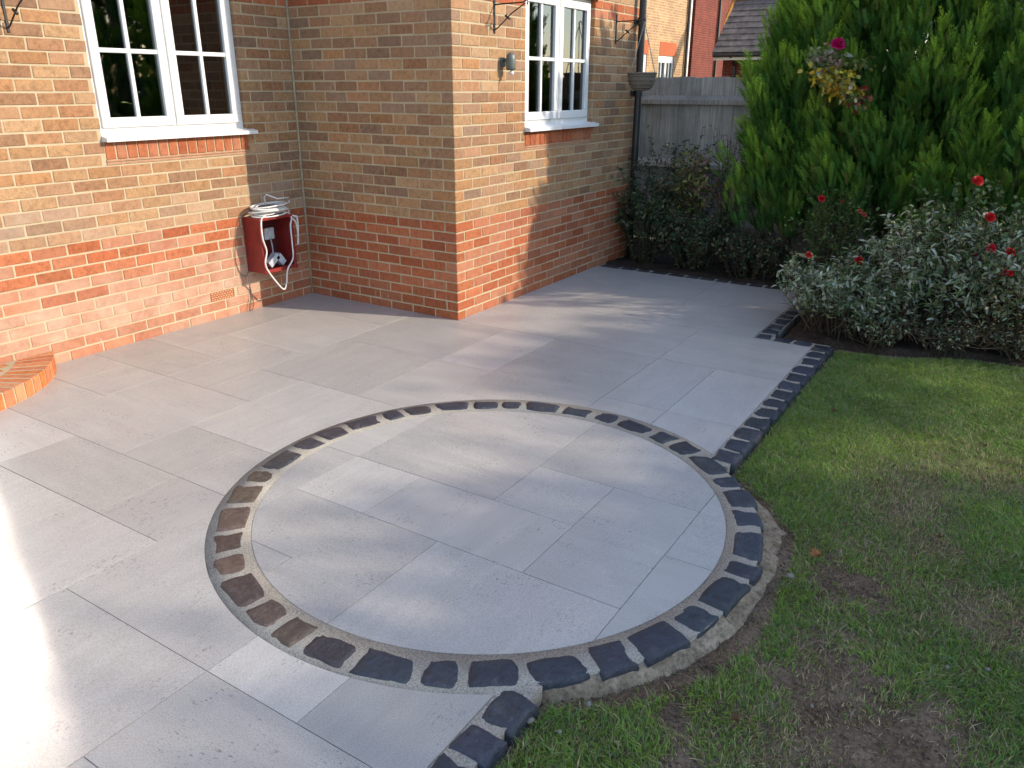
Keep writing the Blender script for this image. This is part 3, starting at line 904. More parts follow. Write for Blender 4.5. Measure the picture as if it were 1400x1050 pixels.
# windows
def window(W, yf, setback=0.035):
    x0, x1, z0, z1 = W
    y = yf+setback
    f = MB(); t = 0.045
    f.box(x0, x1, y+0.008, y+0.075, z0-0.045, z0+0.040, ch=0.002)
    f.box(x0, x1, y+0.008, y+0.075, z1-t, z1+0.0, ch=0.002)
    f.box(x0, x0+t, y+0.008, y+0.075, z0+0.040, z1-t, ch=0.002); f.box(x1-t, x1, y+0.008, y+0.075, z0+0.040, z1-t, ch=0.002)
    xm = (x0+x1)/2
    f.box(xm-0.022, xm+0.022, y+0.008, y+0.075, z0+0.040, z1-t, ch=0.002)
    win = f.build('window', MAT['white_frame'], house)
    for a, c_ in ((x0+t-0.012, xm-0.006), (xm+0.006, x1-t+0.012)):
        zb, zt = z0+0.032, z1-t+0.012
        cs = MB(); s = 0.062
        cs.box(a, c_, y-0.010, y+0.045, zb, zb+s, ch=0.004); cs.box(a, c_, y-0.010, y+0.045, zt-s, zt, ch=0.004)
        cs.box(a, a+s, y-0.010, y+0.045, zb+s, zt-s, ch=0.004); cs.box(c_-s, c_, y-0.010, y+0.045, zb+s, zt-s, ch=0.004)
        cs.build('casement', MAT['white_frame'], win)
        xm2 = (a+c_)/2; zm = (zb+zt)/2; g = 0.0135
        gb = MB(); gb.box(xm2-g, xm2+g, y-0.002, y+0.038, zb+s, zm-g, ch=0.003); gb.box(xm2-g, xm2+g, y-0.002, y+0.038, zm+g, zt-s, ch=0.003)
        gb.box(a+s, c_-s, y-0.003, y+0.039, zm-g, zm+g, ch=0.003)
        gb.build('glazing_bar', MAT['white_frame'], win)
        for (p, q) in ((a+s, xm2-g), (xm2+g, c_-s)):
            for (r, u) in ((zb+s, zm-g), (zm+g, zt-s)):
                m = MB(); m.box(p, q, y+0.016, y+0.022, r, u); m.build('pane', MAT['window_glass'], win)
    s = MB()
    V = [(x0-0.005, yf-0.055, z0-0.050), (x1+0.052, yf-0.055, z0-0.050), (x1+0.052, yf-0.055, z0-0.026), (x0-0.005, yf-0.055, z0-0.026),
         (x0-0.005, yf+0.045, z0-0.050), (x1+0.052, yf+0.045, z0-0.050), (x1+0.052, yf+0.045, z0-0.006), (x0-0.005, yf+0.045, z0-0.006)]
    s.add(V, [(0, 1, 2, 3), (3, 2, 6, 7), (1, 5, 6, 2), (0, 3, 7, 4), (0, 4, 5, 1), (4, 7, 6, 5)]); s.build('window_sill', MAT['white_frame'], win)
    # room behind, kept shallow so daylight brightens it
    rm = MB(); d = 1.4; ri = [(x0-0.3, yf+0.27), (x1+0.3, yf+0.27), (x1+0.3, yf+d), (x0-0.3, yf+d)]
    for (i, j) in ((0, 3), (3, 2), (2, 1)):
        (ax, ay), (bx_, by_) = ri[i], ri[j]
        rm.add([(ax, ay, 0.5), (bx_, by_, 0.5), (bx_, by_, 2.5), (ax, ay, 2.5)], [(0, 1, 2, 3)])
    for zz in (0.5, 2.5): rm.add([(p[0], p[1], zz) for p in ri], [(0, 1, 2, 3)])
    rm.build('room', MAT['room_plaster'], house)
    bd = MB(); bd.box(x0+0.003, x1-0.003, yf+setback+0.078, yf+0.29, z0+0.015, z0+0.038, ch=0.003); bd.build('window_board', MAT['white_frame'], win)
    # reveal lining between the frame and the room
    return win
window(W1, YA); win2 = window(W2, YC)
mb = MB(); mb.box(W2[0]-0.02, W2[1]+0.05, -0.05, 0.040, W2[3]+0.003, W2[3]+0.03, ch=0.004); mb.build('head_trim', MAT['white_frame'], win2)

# garden doors above the curved step (beyond the left edge of the picture)
x0, x1, z0, z1 = DR
f = MB(); t = 0.06; yd = YA+0.03
f.box(x0, x1, yd, yd+0.07, z1-t, z1, ch=0.003); f.box(x0, x1, yd, yd+0.07, z0, z0+0.05, ch=0.003)
f.box(x0, x0+t, yd, yd+0.07, z0+0.05, z1-t, ch=0.003); f.box(x1-t, x1, yd, yd+0.07, z0+0.05, z1-t, ch=0.003)
door = f.build('garden_door', MAT['white_frame'], house)
xm = (x0+x1)/2
for a, c_ in ((x0+t+0.003, xm-0.003), (xm+0.003, x1-t-0.003)):
    s = 0.105; zb, zt = z0+0.055, z1-t-0.004
    m = MB(); m.box(a, c_, yd-0.005, yd+0.05, zb, zb+0.19, ch=0.004); m.box(a, c_, yd-0.005, yd+0.05, zt-s, zt, ch=0.004)
    m.box(a, a+s, yd-0.005, yd+0.05, zb+0.19, zt-s, ch=0.004); m.box(c_-s, c_, yd-0.005, yd+0.05, zb+0.19, zt-s, ch=0.004)
    m.build('door_leaf', MAT['white_frame'], door)
    m = MB(); m.box(a+s, c_-s, yd+0.018, yd+0.028, zb+0.19, zt-s); m.build('pane', MAT['door_glass'], door)

# air brick
ab = MB(); ax0, ax1, az0, az1 = -1.0185, -0.8035, 2*CO+Z0+0.004, 3*CO+Z0-0.004
m = MB(); m.box(ax0+0.002, ax1-0.002, YA+0.055, YA+0.068, az0, az1); abk = m.build('slot_shade_panel', MAT['slot_shade'], oA)  # near-black panel: the shade inside the slots is put into its colour
ab.box(ax0, ax0+0.008, YA-0.001, YA+0.040, az0, az1); ab.box(ax1-0.008, ax1, YA-0.001, YA+0.040, az0, az1)
for r_ in range(5):
    zc = az0+(az1-az0)*r_/4.0
    ab.box(ax0+0.008, ax1-0.008, YA-0.001, YA+0.040, max(az0, zc-0.0035), min(az1, zc+0.0035))
for r_ in range(4):
    for q in range(1, 9):
        xc = ax0+(ax1-ax0)*(q+0.5*(r_ % 2))/9.0
        if xc < ax1-0.012: ab.box(xc-0.0035, xc+0.0035, YA+0.001, YA+0.040, az0+(az1-az0)*r_/4+0.0035, az0+(az1-az0)*(r_+1)/4-0.0035)
ab.build('air_brick', MAT['air_brick'], oA)

# ------------------------------------------------------------------ curved brick step
step = empty('brick_step', (-3.05, 1.565, 0), 'low half-round step of orange bricks against the foot of the house wall', 'step')
SC = np.array([-3.05, 1.90]); SR = 0.885; ST = 0.094
a_lo, a_hi = -math.degrees(math.asin((1.90-1.563)/SR)), None
a0, a1 = 180-a_lo-0.0, 360+a_lo
a0 = 180+math.degrees(math.asin((1.90-1.563)/SR)); a1 = 360-math.degrees(math.asin((1.90-1.563)/SR))
mb = MB(); pts = [(SC[0]+(SR-0.004)*math.cos(math.radians(a0+(a1-a0)*i/50)), SC[1]+(SR-0.004)*math.sin(math.radians(a0+(a1-a0)*i/50))) for i in range(51)]
mb.prism(pts, -0.02, ST-0.0015); mb.build('step_bed', MAT['wall_mortar'], step)
nb_ = 27
def brk(poly, zt, col, name='brick'):
    m = MB(); m.prism(poly, -0.01, zt, col, 0.003); return m.build(name, MAT['brick'], step)
for i in range(nb_):
    aa = a0+(a1-a0)*i/nb_; bb = a0+(a1-a0)*(i+1)/nb_
    gi = math.degrees(0.0062/SR)
    po = []
    for r_, t_ in ((SR-0.205, aa+gi*1.3), (SR, aa+gi), (SR, bb-gi), (SR-0.205, bb-gi*1.3)):
        po.append((SC[0]+r_*math.cos(math.radians(t_)), SC[1]+r_*math.sin(math.radians(t_))))
    po = [(x, min(y, 1.560)) for x, y in po]
    c = rnd.choice([(0.52, 0.17, 0.055), (0.48, 0.14, 0.05), (0.55, 0.21, 0.08), (0.44, 0.15, 0.06)])
    brk(po, ST+rnd.uniform(-.001, .001), (*c, rnd.choice([0, 0.1, 0.2])))
RI = SR-0.212
j = 0; y = 1.556
while y-0.065 > SC[1]-RI+0.03:
    hw = math.sqrt(max(0, RI**2-(SC[1]-(y-0.065))**2)) - 0.012
    x = SC[0]-hw; xo = 0.1 if j % 2 else 0.215
    while x < SC[0]+hw-0.02:
        xe = min(SC[0]+hw, x+xo)
        c = rnd.choice([(0.50, 0.17, 0.06), (0.46, 0.15, 0.06), (0.52, 0.22, 0.09)])
        if xe-x > 0.03: brk(rect(x, xe, y-0.065, y), ST-0.001+rnd.uniform(-.001, .001), (*c, rnd.choice([0, 0.15, 0.3])))
        x = xe+0.010; xo = 0.215
    y -= 0.075; j += 1

# ------------------------------------------------------------------ red box with cables
X0, X1, YB, YF, ZB, ZT = -0.650, -0.318, YA-0.002, 1.375, 0.312, 0.732
box = empty('junction_box', (-0.48, YA, 0.31), 'open red metal box fixed low on the wall with sockets inside', 'box')
m = MB(); t = 0.008
m.box(X0, X0+t, YF, YB, ZB, ZT, ch=0.002); m.box(X1-t, X1, YF, YB, ZB, ZT, ch=0.002)
m.box(X0+t, X1-t, YF, YB, ZT-t, ZT, ch=0.002); m.box(X0+t, X1-t, YF, YB, ZB, ZB+t, ch=0.002)
m.build('shell', MAT['red_box'], box)
m = MB(); m.box(X0+t, X1-t, YB-0.010, YB-0.001, ZB+t, ZT-t); m.build('back_plate', MAT['red_box_inside'], box)
m = MB(); fl = 0.026
m.box(X0-0.002, X0+fl, YF-0.006, YF+0.002, ZB-0.004, ZT+0.003, ch=0.002); m.box(X1-fl, X1+0.002, YF-0.006, YF+0.002, ZB-0.004, ZT+0.003, ch=0.002)
m.box(X0+fl, X1-fl, YF-0.0055, YF+0.002, ZB-0.004, ZB+fl, ch=0.002); m.box(X0+fl, X1-fl, YF-0.0055, YF+0.002, ZT-fl+0.008, ZT+0.003, ch=0.002)
m.build('front_flange', MAT['red_box'], box)
for xx in (X0+0.012, X1-0.012):
    m = MB(); m.box(xx-0.014, xx+0.014, YF-0.016, YF-0.004, ZB-0.006, ZB+0.024, ch=0.003); m.tube([(xx, YF-0.022, ZB+0.009), (xx, YF-0.014, ZB+0.009)], 0.007, 10)
    m.build('hinge', MAT['red_box'], box)
q_ = pix(290+455/5.833, 250+405/5.833, 1, YB-0.04); qx, qz = q_[0], q_[2]
m = MB(); m.box(qx-0.05, qx+0.05, YB-0.045, YB-0.010, qz-0.045, qz+0.045, ch=0.005); m.tube([(qx, YB-0.052, qz), (qx, YB-0.044, qz)], 0.022, 12); m.build('socket', MAT['socket_white'], box)
m = MB(); m.tube([(qx, YB-0.046, qz-0.03), (qx, YB-0.060, qz-0.09), (qx-0.005, YB-0.07, qz-0.16), (qx-0.01, YB-0.09, qz-0.22)], 0.005, 8); m.build('lead', MAT['socket_white'], box, True)
ea, eb, ec = pix(290+445/5.833, 250+655/5.833, 1, 1.46), pix(290+510/5.833, 250+575/5.833, 1, 1.46), pix(290+560/5.833, 250+640/5.833, 1, 1.46)
for (xa, xb, za, zb_) in ((ea[0], eb[0], max(ea[2], 0.345), eb[2]), (ec[0], eb[0], max(ec[2], 0.345), eb[2])):
    m = MB(); dx, dz = xb-xa, zb_-za; L = math.hypot(dx, dz); nx, nz = -dz/L*0.026, dx/L*0.026
    V = []
    for yy in (1.43, 1.485):
        V += [(xa-nx, yy, za-nz), (xb-nx, yy, zb_-nz), (xb+nx, yy, zb_+nz), (xa+nx, yy, za+nz)]
    m.add(V, [(0, 1, 2, 3), (7, 6, 5, 4), (0, 4, 5, 1), (1, 5, 6, 2), (2, 6, 7, 3), (3, 7, 4, 0)]); m.build('extension_block', MAT['socket_white'], box)

# coil of white cable lying on the box, with loops hanging in front
pts = []
r2 = random.Random(3)
cx, cy = -0.470, 1.455
turns = 9; N = 30
for i in range(turns*N+1):
    a = 2*math.pi*i/N; k = i/N
    rr = 0.125 + 0.022*math.sin(k*2.3) + 0.010*math.sin(a*2+k)
    z = ZT+0.010 + 0.0085*(k) + 0.008*math.sin(a+k*0.9)
    pts.append((cx+rr*1.15*math.cos(a)+0.012*math.sin(k), cy+rr*0.72*math.sin(a), max(ZT+0.006, z)))
last = pts[-1]
pts += [(last[0]-0.02, last[1]-0.05, last[2]+0.03), (cx+0.03, cy-0.07, ZT+0.13), (cx-0.03, cy-0.02, ZT+0.165), (cx-0.035, cy, ZT+0.14), (cx-0.03, cy, ZT+0.08)]
m = MB(); m.tube(pts, 0.0058, 7)
coil = m.build('cable_coil', MAT['white_cable'], None, True)
tag(coil, 'coil of white cable heaped on top of the red wall box', 'cable')
def spline(P, n=10):
    P = [np.array(p, float) for p in P]; out = []
    for i in range(len(P)-1):
        p0 = P[max(i-1, 0)]; p1 = P[i]; p2 = P[i+1]; p3 = P[min(i+2, len(P)-1)]
        for k in range(n):
            t = k/n
            out.append(tuple(0.5*((2*p1)+(-p0+p2)*t+(2*p0-5*p1+4*p2-p3)*t*t+(-p0+3*p1-3*p2+p3)*t**3)))
    out.append(tuple(P[-1])); return out
def bp(x, y, yy=1.35):           # a point on the plane just in front of the box, from the picture
    q = pix(290+x/5.833, 250+y/5.833, 1, yy); return (q[0], q[1], q[2])
m = MB(); m.tube(spline([(-0.56, 1.40, ZT+0.012), bp(395, 285, 1.372), bp(392, 350), bp(405, 450), bp(435, 545), bp(425, 630), bp(440, 690), bp(500, 775), bp(572, 848), bp(595, 790), bp(603, 690), bp(645, 600), bp(638, 480), bp(625, 340), bp(632, 275, 1.366), (-0.335, 1.42, ZT+0.012), (-0.37, 1.46, ZT+0.014)]), 0.0062, 8)
c2 = m.build('hanging_cable', MAT['white_cable'], None, True); tag(c2, 'white cable drooping in a long loop across the open red box', 'cable')
m = MB(); m.tube(spline([(-0.345, 1.43, ZT+0.022), bp(650, 262, 1.366), bp(678, 275), bp(686, 380), bp(684, 490)]), 0.0058, 8)
m.tube(spline([(-0.345, 1.45, ZT+0.010), bp(640, 285, 1.366), bp(672, 330), bp(690, 470)]), 0.005, 8)
c3 = m.build('spare_cable', MAT['white_cable'], None, True); tag(c3, 'short grey-white cable tail hanging down the right side of the red box', 'cable')
m = MB()
m.tube(spline([(-0.655, YA-0.02, 0.745), (-0.70, YA-0.015, 0.70), (-0.745, YA-0.012, 0.55), (-0.76, YA-0.008, 0.42), (-0.73, YA-0.008, 0.31), (-0.68, YA-0.01, 0.28), (-0.66, YA-0.02, 0.32)]), 0.0028, 6)
c4 = m.build('thin_cable', MAT['grey_cable'], None, True); tag(c4, 'thin brown wire bowed against the bricks left of the red box', 'wire')
m = MB(); m.tube(spline([(-0.655, YA-0.004, 0.19), (-0.66, YA-0.02, 0.12), (-0.69, YA-0.02, 0.045), (-0.70, YA-0.03, 0.012), (-0.675, YA-0.03, 0.012), (-0.65, YA-0.02, 0.06), (-0.650, YA-0.004, 0.17), (-0.652, YA-0.004, 0.21)]), 0.0035, 6)
c5 = m.build('wire_loop', MAT['grey_cable'], None, True); tag(c5, 'small loop of brown wire poking from the wall foot below the red box', 'wire')

# ------------------------------------------------------------------ brackets, basket, wall lamp, drainpipe
def bracket(x, z, yf, d, label, group='hanging basket brackets'):
    e = empty('basket_bracket', (x, yf, z), label, 'bracket', group)
    m = MB(); m.box(x-0.008, x+0.008, yf-0.008, yf+0.002, z-0.19, z+0.06, ch=0.002); m.build('back_bar', MAT['black_iron'], e)
    m = MB(); m.tube([(x, yf-0.006, z), (x, yf-d+0.03, z+0.004), (x, yf-d, z+0.018), (x, yf-d-0.012, z+0.006), (x, yf-d-0.004, z-0.012)], 0.0052, 8); m.build('arm', MAT['black_iron'], e, True)
    m = MB(); m.tube([(x, yf-0.006, z-0.165), (x, yf-0.03, z-0.155), (x, yf-d*0.55, z-0.062), (x, yf-d+0.012, z-0.002)], 0.0048, 8); m.build('brace', MAT['black_iron'], e, True)
    m = MB(); m.tube([(x, yf-d*0.42-0.018, z-0.098), (x, yf-d*0.42+0.018, z-0.074)], 0.0085, 8); m.build('boss', MAT['black_iron'], e, True)
bracket(0.513, 2.225, YC, 0.275, 'black iron bracket beside the bay window, above the wall lamp')
bracket(2.528, 2.235, YC, 0.275, 'black iron bracket near the drainpipe, carrying the hanging basket')
bracket(-2.098, 2.145, YA, 0.275, 'black iron bracket on the sunlit wall left of the larger window')

hb = empty('hanging_basket', (2.528, -0.285, 1.68), 'dark woven hanging basket, empty, hung from a bracket beside the drainpipe', 'basket')
c0 = (2.528, -0.285, 1.79)
m = MB(); prof = []
for i in range(13):
    t = i/12; ang = t*math.pi/2
    prof.append((0.128*math.cos(ang)**0.62 if i < 12 else 0.02, -0.150*math.sin(ang)))
bowl = [(r_+0.004*(i % 2), z) for i, (r_, z) in enumerate(prof)]
m.lathe(bowl, c0, 28); m.lathe([(0.02, -0.150), (0.0005, -0.151)], c0, 28)
m.lathe([(max(r_-0.012, 0.001), z+0.01) for r_, z in prof][::-1], c0, 28)
m.build('bowl', MAT['basket_weave'], hb, True)
for q in range(1, 6):
    r_, z = prof[q*2-1]; m = MB(); m.tube([(c0[0]+(r_+0.004)*math.cos(2*math.pi*k/28), c0[1]+(r_+0.004)*math.sin(2*math.pi*k/28), c0[2]+z) for k in range(29)], 0.0055, 6, cap=False); m.build('weave_band', MAT['basket_weave'], hb, True)
m = MB(); m.tube([(c0[0]+0.131*math.cos(2*math.pi*k/28), c0[1]+0.131*math.sin(2*math.pi*k/28), c0[2]+0.002) for k in range(29)], 0.009, 8, cap=False); m.build('rim', MAT['basket_weave'], hb, True)
for k in range(3):
    a = 2*math.pi*k/3+0.5; m = MB()
    p0 = Vector((c0[0]+0.129*math.cos(a), c0[1]+0.129*math.sin(a), c0[2])); p1 = Vector((2.528, -0.283, 2.222))
    for q in range(22):
        f0 = p0.lerp(p1, q/22); f1 = p0.lerp(p1, (q+1.15)/22); sd = Vector((0.004, 0, 0)) if q % 2 else Vector((0, 0.004, 0))
        m.tube([f0, (f0+f1)/2+sd, f1], 0.0024, 5); m.tube([f0, (f0+f1)/2-sd, f1], 0.0024, 5)
    m.build('chain', MAT['chain'], hb)

lp = empty('wall_lamp', (0.622, 0, 1.84), 'small grey-green outdoor lamp with a round sensor, between brick corner and bay window', 'lamp')
m = MB(); m.tube([(0.622, 0.003, 1.845), (0.622, -0.016, 1.845)], 0.034, 16); m.build('back_plate', MAT['lamp_metal'], lp)
m = MB(); m.tube([(0.622, -0.012, 1.855), (0.622, -0.060, 1.868)], 0.012, 10); m.build('arm', MAT['lamp_metal'], lp, True)
m = MB(); m.lathe([(0.001, 0.062), (0.020, 0.058), (0.032, 0.040), (0.036, 0.01), (0.036, -0.045), (0.033, -0.060), (0.020, -0.062), (0.001, -0.062)], (0.622, -0.075, 1.850), 18); m.build('shade', MAT['lamp_metal'], lp, True)
m = MB(); m.lathe([(0.001, 0.0), (0.013, -0.004), (0.018, -0.016), (0.013, -0.030), (0.001, -0.034)], (0.622, -0.082, 1.788), 14); m.build('sensor', MAT['lamp_lens'], lp, True)

dp = empty('drainpipe', (2.955, -0.06, 0), 'black round drainpipe running down the end of the brick wall', 'pipe')
m = MB(); m.tube([(2.965, -0.062, 0.0), (2.965, -0.062, 1.2), (2.965, -0.062, 2.50), (2.968, -0.07, 2.55), (2.98, -0.16, 2.70), (2.985, -0.18, 2.82), (2.985, -0.18, 4.9)], 0.034, 16); m.build('pipe', MAT['black_pipe'], dp, True)
for z in (0.45, 1.62, 2.26):
    m = MB(); m.tube([(2.965, -0.062, z-0.035), (2.965, -0.062, z+0.035)], 0.041, 16); m.box(2.915, 3.015, -0.024, 0.003, z-0.02, z+0.02, ch=0.003); m.build('pipe_clip', MAT['black_pipe'], dp)

# ------------------------------------------------------------------ things on the window boards
def leafpts(base, n, L, spread, seedd):
    return [(base, (spread*math.cos(2.4*i), spread*math.sin(2.4*i), 1.0), L*rnd.uniform(.7, 1.1)) for i in range(n)]
m = MB(); zb = W2[2]+0.038
m.lathe([(0.001, 0), (0.055, 0), (0.075, 0.14), (0.070, 0.14), (0.055, 0.02), (0.001, 0.02)], (1.16, 0.20, zb), 18); tag(m.build('plant_pot', MAT['pot_white'], None, True), 'white tapered pot behind the bay window, nearest the brick corner', 'pot', 'pots on the window board')
m = MB(); m.lathe([(0.001, 0), (0.060, 0), (0.080, 0.145), (0.074, 0.145), (0.058, 0.02), (0.001, 0.02)], (1.345, 0.205, zb), 18); tag(m.build('plant_pot', MAT['pot_white'], None, True), 'wider white pot behind the bay window, next to its centre post', 'pot', 'pots on the window board')
m = MB(); m.lathe([(0.001, 0), (0.045, 0), (0.060, 0.085), (0.055, 0.085), (0.044, 0.012), (0.001, 0.012)], (1.70, 0.20, zb), 18); tag(m.build('plant_pot', MAT['pot_terracotta'], None, True), 'small terracotta pot behind the bay window in front of the green curtain', 'pot', 'pots on the window board')
def curtain(name, xa, xb, y, mat, label):
    V = []; F = []; n = 60
    for i in range(n+1):
        x = xa+(xb-xa)*i/n
        for zz, aa in ((1.20, 1.0), (1.85, 0.8), (2.45, 0.6)):
            V.append((x, y+0.028*aa*math.sin(i*0.95)+0.008*math.sin(i*0.4), zz))
    for i in range(n):
        for k in range(2): F.append((i*3+k, (i+1)*3+k, (i+1)*3+k+1, i*3+k+1))
    me = MB(); me.add(V, F); o = me.build(name, mat, None, True); so = o.modifiers.new('thickness', 'SOLIDIFY'); so.thickness = 0.004
    tag(o, label, 'curtain')
curtain('curtain', 1.50, 2.22, 0.36, MAT['curtain_green'], 'green curtain drawn behind the right half of the bay window')
curtain('curtain', 1.28, 1.46, 0.40, MAT['curtain_gold'], 'narrow gold curtain behind the centre post of the bay window')
curtain('curtain', -0.72, -0.42, 1.95, MAT['room_plaster'], 'beige curtain behind the right edge of the larger window')
m = MB(); m.box(-0.79, -0.68, YA+0.16, YA+0.172, W1[2]+0.038, W1[2]+0.185, ch=0.002); tag(m.build('picture_card', MAT['card'], None), 'small yellow card propped behind the larger window', 'card')

# ------------------------------------------------------------------ plants: generators
def frame_of(d, roll):
    """d (n,3) unit directions -> side and normal vectors, rolled"""
    ref = np.where(np.abs(d[:, 2:3]) > 0.9, np.array([[1.0, 0, 0]]), np.array([[0, 0, 1.0]]))
    s = np.cross(d, ref); s /= np.linalg.norm(s, axis=1, keepdims=True)+1e-9
    n = np.cross(s, d)
    c, q = np.cos(roll)[:, None], np.sin(roll)[:, None]
    return s*c+n*q, n*c-s*q

def unit(v): return v/(np.linalg.norm(v, axis=-1, keepdims=True)+1e-9)

def leaves_mesh(name, P, D, L, W, col, roll, curl=0.15, fold=0.25):
    """pointed, folded, drooping leaves: 7 vertices and 6 triangles each"""
    n = len(P); s, nn = frame_of(D, roll)
    L = L[:, None]; W = W[:, None]
    b0 = P
    m1 = P + D*L*0.35 - nn*L*curl*0.0
    m2 = P + D*L*0.70 - nn*L*curl*0.45
    tip = P + D*L - nn*L*curl
    V = np.stack([b0, m1+s*W*0.5+nn*W*fold, m1-s*W*0.5+nn*W*fold, m2+s*W*0.40+nn*W*fold, m2-s*W*0.40+nn*W*fold, tip, (m1+m2)/2], 1)
    F0 = np.array([(0, 1, 6), (0, 6, 2), (1, 3, 6), (2, 6, 4), (3, 5, 6), (4, 6, 5)])
    F = (np.arange(n)[:, None, None]*7+F0[None]).reshape(-1, 3)
    C = np.repeat(col[:, None, :], 7, 1)
    return np_mesh(name, V.reshape(-1, 3), F, C.reshape(-1, col.shape[1]))

def simple_leaves(name, P, D, L, W, col, roll):
    n = len(P); s, nn = frame_of(D, roll)
    V = np.stack([P, P+D*L[:, None]*0.5+s*W[:, None]*0.5, P+D*L[:, None], P+D*L[:, None]*0.5-s*W[:, None]*0.5], 1)
    F = np.arange(n*4).reshape(n, 4)
    return np_mesh(name, V.reshape(-1, 3), F, np.repeat(col[:, None, :], 4, 1).reshape(-1, 3))

def jcol(base, n, amp=0.25, hue=0.08):
    base = np.asarray(base, float)
    if base.ndim == 1: base = base[None].repeat(n, 0)
    return np.clip(base*(1+rng.uniform(-amp, amp, (n, 1)))*(1+rng.uniform(-hue, hue, (n, 3))), 0.003, 1)

def stems_and_leaves(c, n, h, spread, rad0, leaf, nleaf, pal, Lr, Wr, seed=0, start=0.35, droop=0.25, lean=(0, 0), twigc=(0.055, 0.042, 0.028), roundness=0.0, fork=2):
    """bush of curved stems from the ground with leaves along their outer part; returns twig MB, leaf arrays"""
    q = random.Random(seed); tw = MB()
    P = []; D = []; Cc = []
    for i in range(n):
        a = q.uniform(0, 2*math.pi); rr = math.sqrt(q.random())
        b0 = np.array([c[0]+rad0*rr*math.cos(a)*0.6, c[1]+rad0*rr*math.sin(a)*0.6, c[2]-0.02])
        out = spread*(0.25+0.85*rr)
        hh = h*(1-0.45*rr**2*roundness)*q.uniform(0.75, 1.08)
        e = np.array([c[0]+out*math.cos(a)+lean[0]*hh, c[1]+out*math.sin(a)+lean[1]*hh, c[2]+hh])
        mid = (b0+e)/2+np.array([q.uniform(-.06, .06), q.uniform(-.06, .06), 0.12*hh])
        pts = []
        for k in range(9):
            t = k/8; pts.append((1-t)**2*b0+2*t*(1-t)*mid+t*t*e + np.array([q.uniform(-.008, .008)]*3)*(k > 0))
        lines = [pts]
        for f in range(fork):
            k = q.randint(3, 6); p0 = pts[k]; dd = unit(np.array([q.uniform(-1, 1), q.uniform(-1, 1), q.uniform(0.1, 1.0)]))
            ln = hh*q.uniform(0.22, 0.42)
            lines.append([p0+dd*ln*t+np.array([0, 0, -droop*ln*t*t*0.3]) for t in np.linspace(0, 1, 6)])
        for li, ln in enumerate(lines):
            r0 = 0.0055 if li == 0 else 0.003
            tw.tube([tuple(p) for p in ln], [r0*(1-0.75*k/(len(ln)-1)) for k in range(len(ln))], 4, (*[x*q.uniform(.7, 1.3) for x in twigc], 1), False)
            ln = np.array(ln); m = nleaf if li == 0 else max(3, nleaf//2)
            st = start if li == 0 else 0.15
            for j in range(m):
                t = st+(1-st)*(j+q.random()*0.8)/m; t = min(t, 0.999)
                x = t*(len(ln)-1); k = int(x); p = ln[k]*(1-(x-k))+ln[min(k+1, len(ln)-1)]*(x-k)
                tg = unit(ln[min(k+1, len(ln)-1)]-ln[k])
                side = unit(np.cross(tg, np.array([q.uniform(-1, 1), q.uniform(-1, 1), q.uniform(-1, 1)])))
                d = unit(tg*q.uniform(0.35, 0.9)+side+np.array([0, 0, -droop*q.random()]))
                P.append(p); D.append(d); Cc.append(pal[q.randrange(len(pal))])
        
    P = np.array(P); D = np.array(D); m = len(P)
    return tw, P, D, jcol(np.array(Cc), m), rng.uniform(*Lr, m), rng.uniform(*Wr, m)

def bush(name, label, cat, c, n, h, spread, rad0, nleaf, pal, Lr, Wr, seed, group=None, **kw):
    e = empty(name, c, label, cat, group)
    tw, P, D, Cc, L, W = stems_and_leaves(c, n, h, spread, rad0, None, nleaf, pal, Lr, Wr, seed, **kw)
    tag(tw.build('stems', MAT['twig'], e), kind='stuff')
    me = leaves_mesh('foliage', P, D, L, W, Cc, rng.uniform(-0.9, 0.9, len(P)))
    tag(link('foliage', me, MAT['leaf'], e), kind='stuff')
    return e

def rose(parent, p, r, col, dirv=(-0.5, -0.4, 0.6), name='flower'):
    d = np.array(dirv, float); d /= np.linalg.norm(d)
    s, nn = frame_of(d[None], np.array([rnd.uniform(0, 3)])); s, nn = s[0], nn[0]
    m = MB(); p = np.array(p)
    for ring, (cnt, open_, hh, rr) in enumerate(((3, 0.22, 1.0, 0.35), (5, 0.5, 0.95, 0.62), (6, 0.85, 0.75, 0.9), (7, 1.15, 0.45, 1.05))):
        for k in range(cnt):
            a = 2*math.pi*(k+0.4*ring)/cnt+rnd.uniform(-.15, .15); wd = 2.6*math.pi/cnt*0.5
            V = []; F = []
            for i in range(4):
                t = i/3
                for j in range(4):
                    u = (j/3-0.5)*2
                    aa = a+u*wd*(0.55+0.45*math.sin(math.pi*min(1, t*0.8+0.15)))
                    rad = r*rr*(0.15+0.85*t**0.8)*(1+0.06*rnd.uniform(-1, 1))
                    z = r*(hh*t-0.25*t*t*open_*abs(u)*0.6 - 0.18*open_*t**3)
                    V.append(p+(s*math.cos(aa)+nn*math.sin(aa))*rad+d*z)
            for i in range(3):
                for j in range(3): F.append((i*4+j, i*4+j+1, (i+1)*4+j+1, (i+1)*4+j))
            k_ = rnd.uniform(0.75, 1.15); m.add(V, F, (col[0]*k_, col[1]*k_, col[2]*k_, 1))
    return m.build(name, MAT['petal'], parent, True)

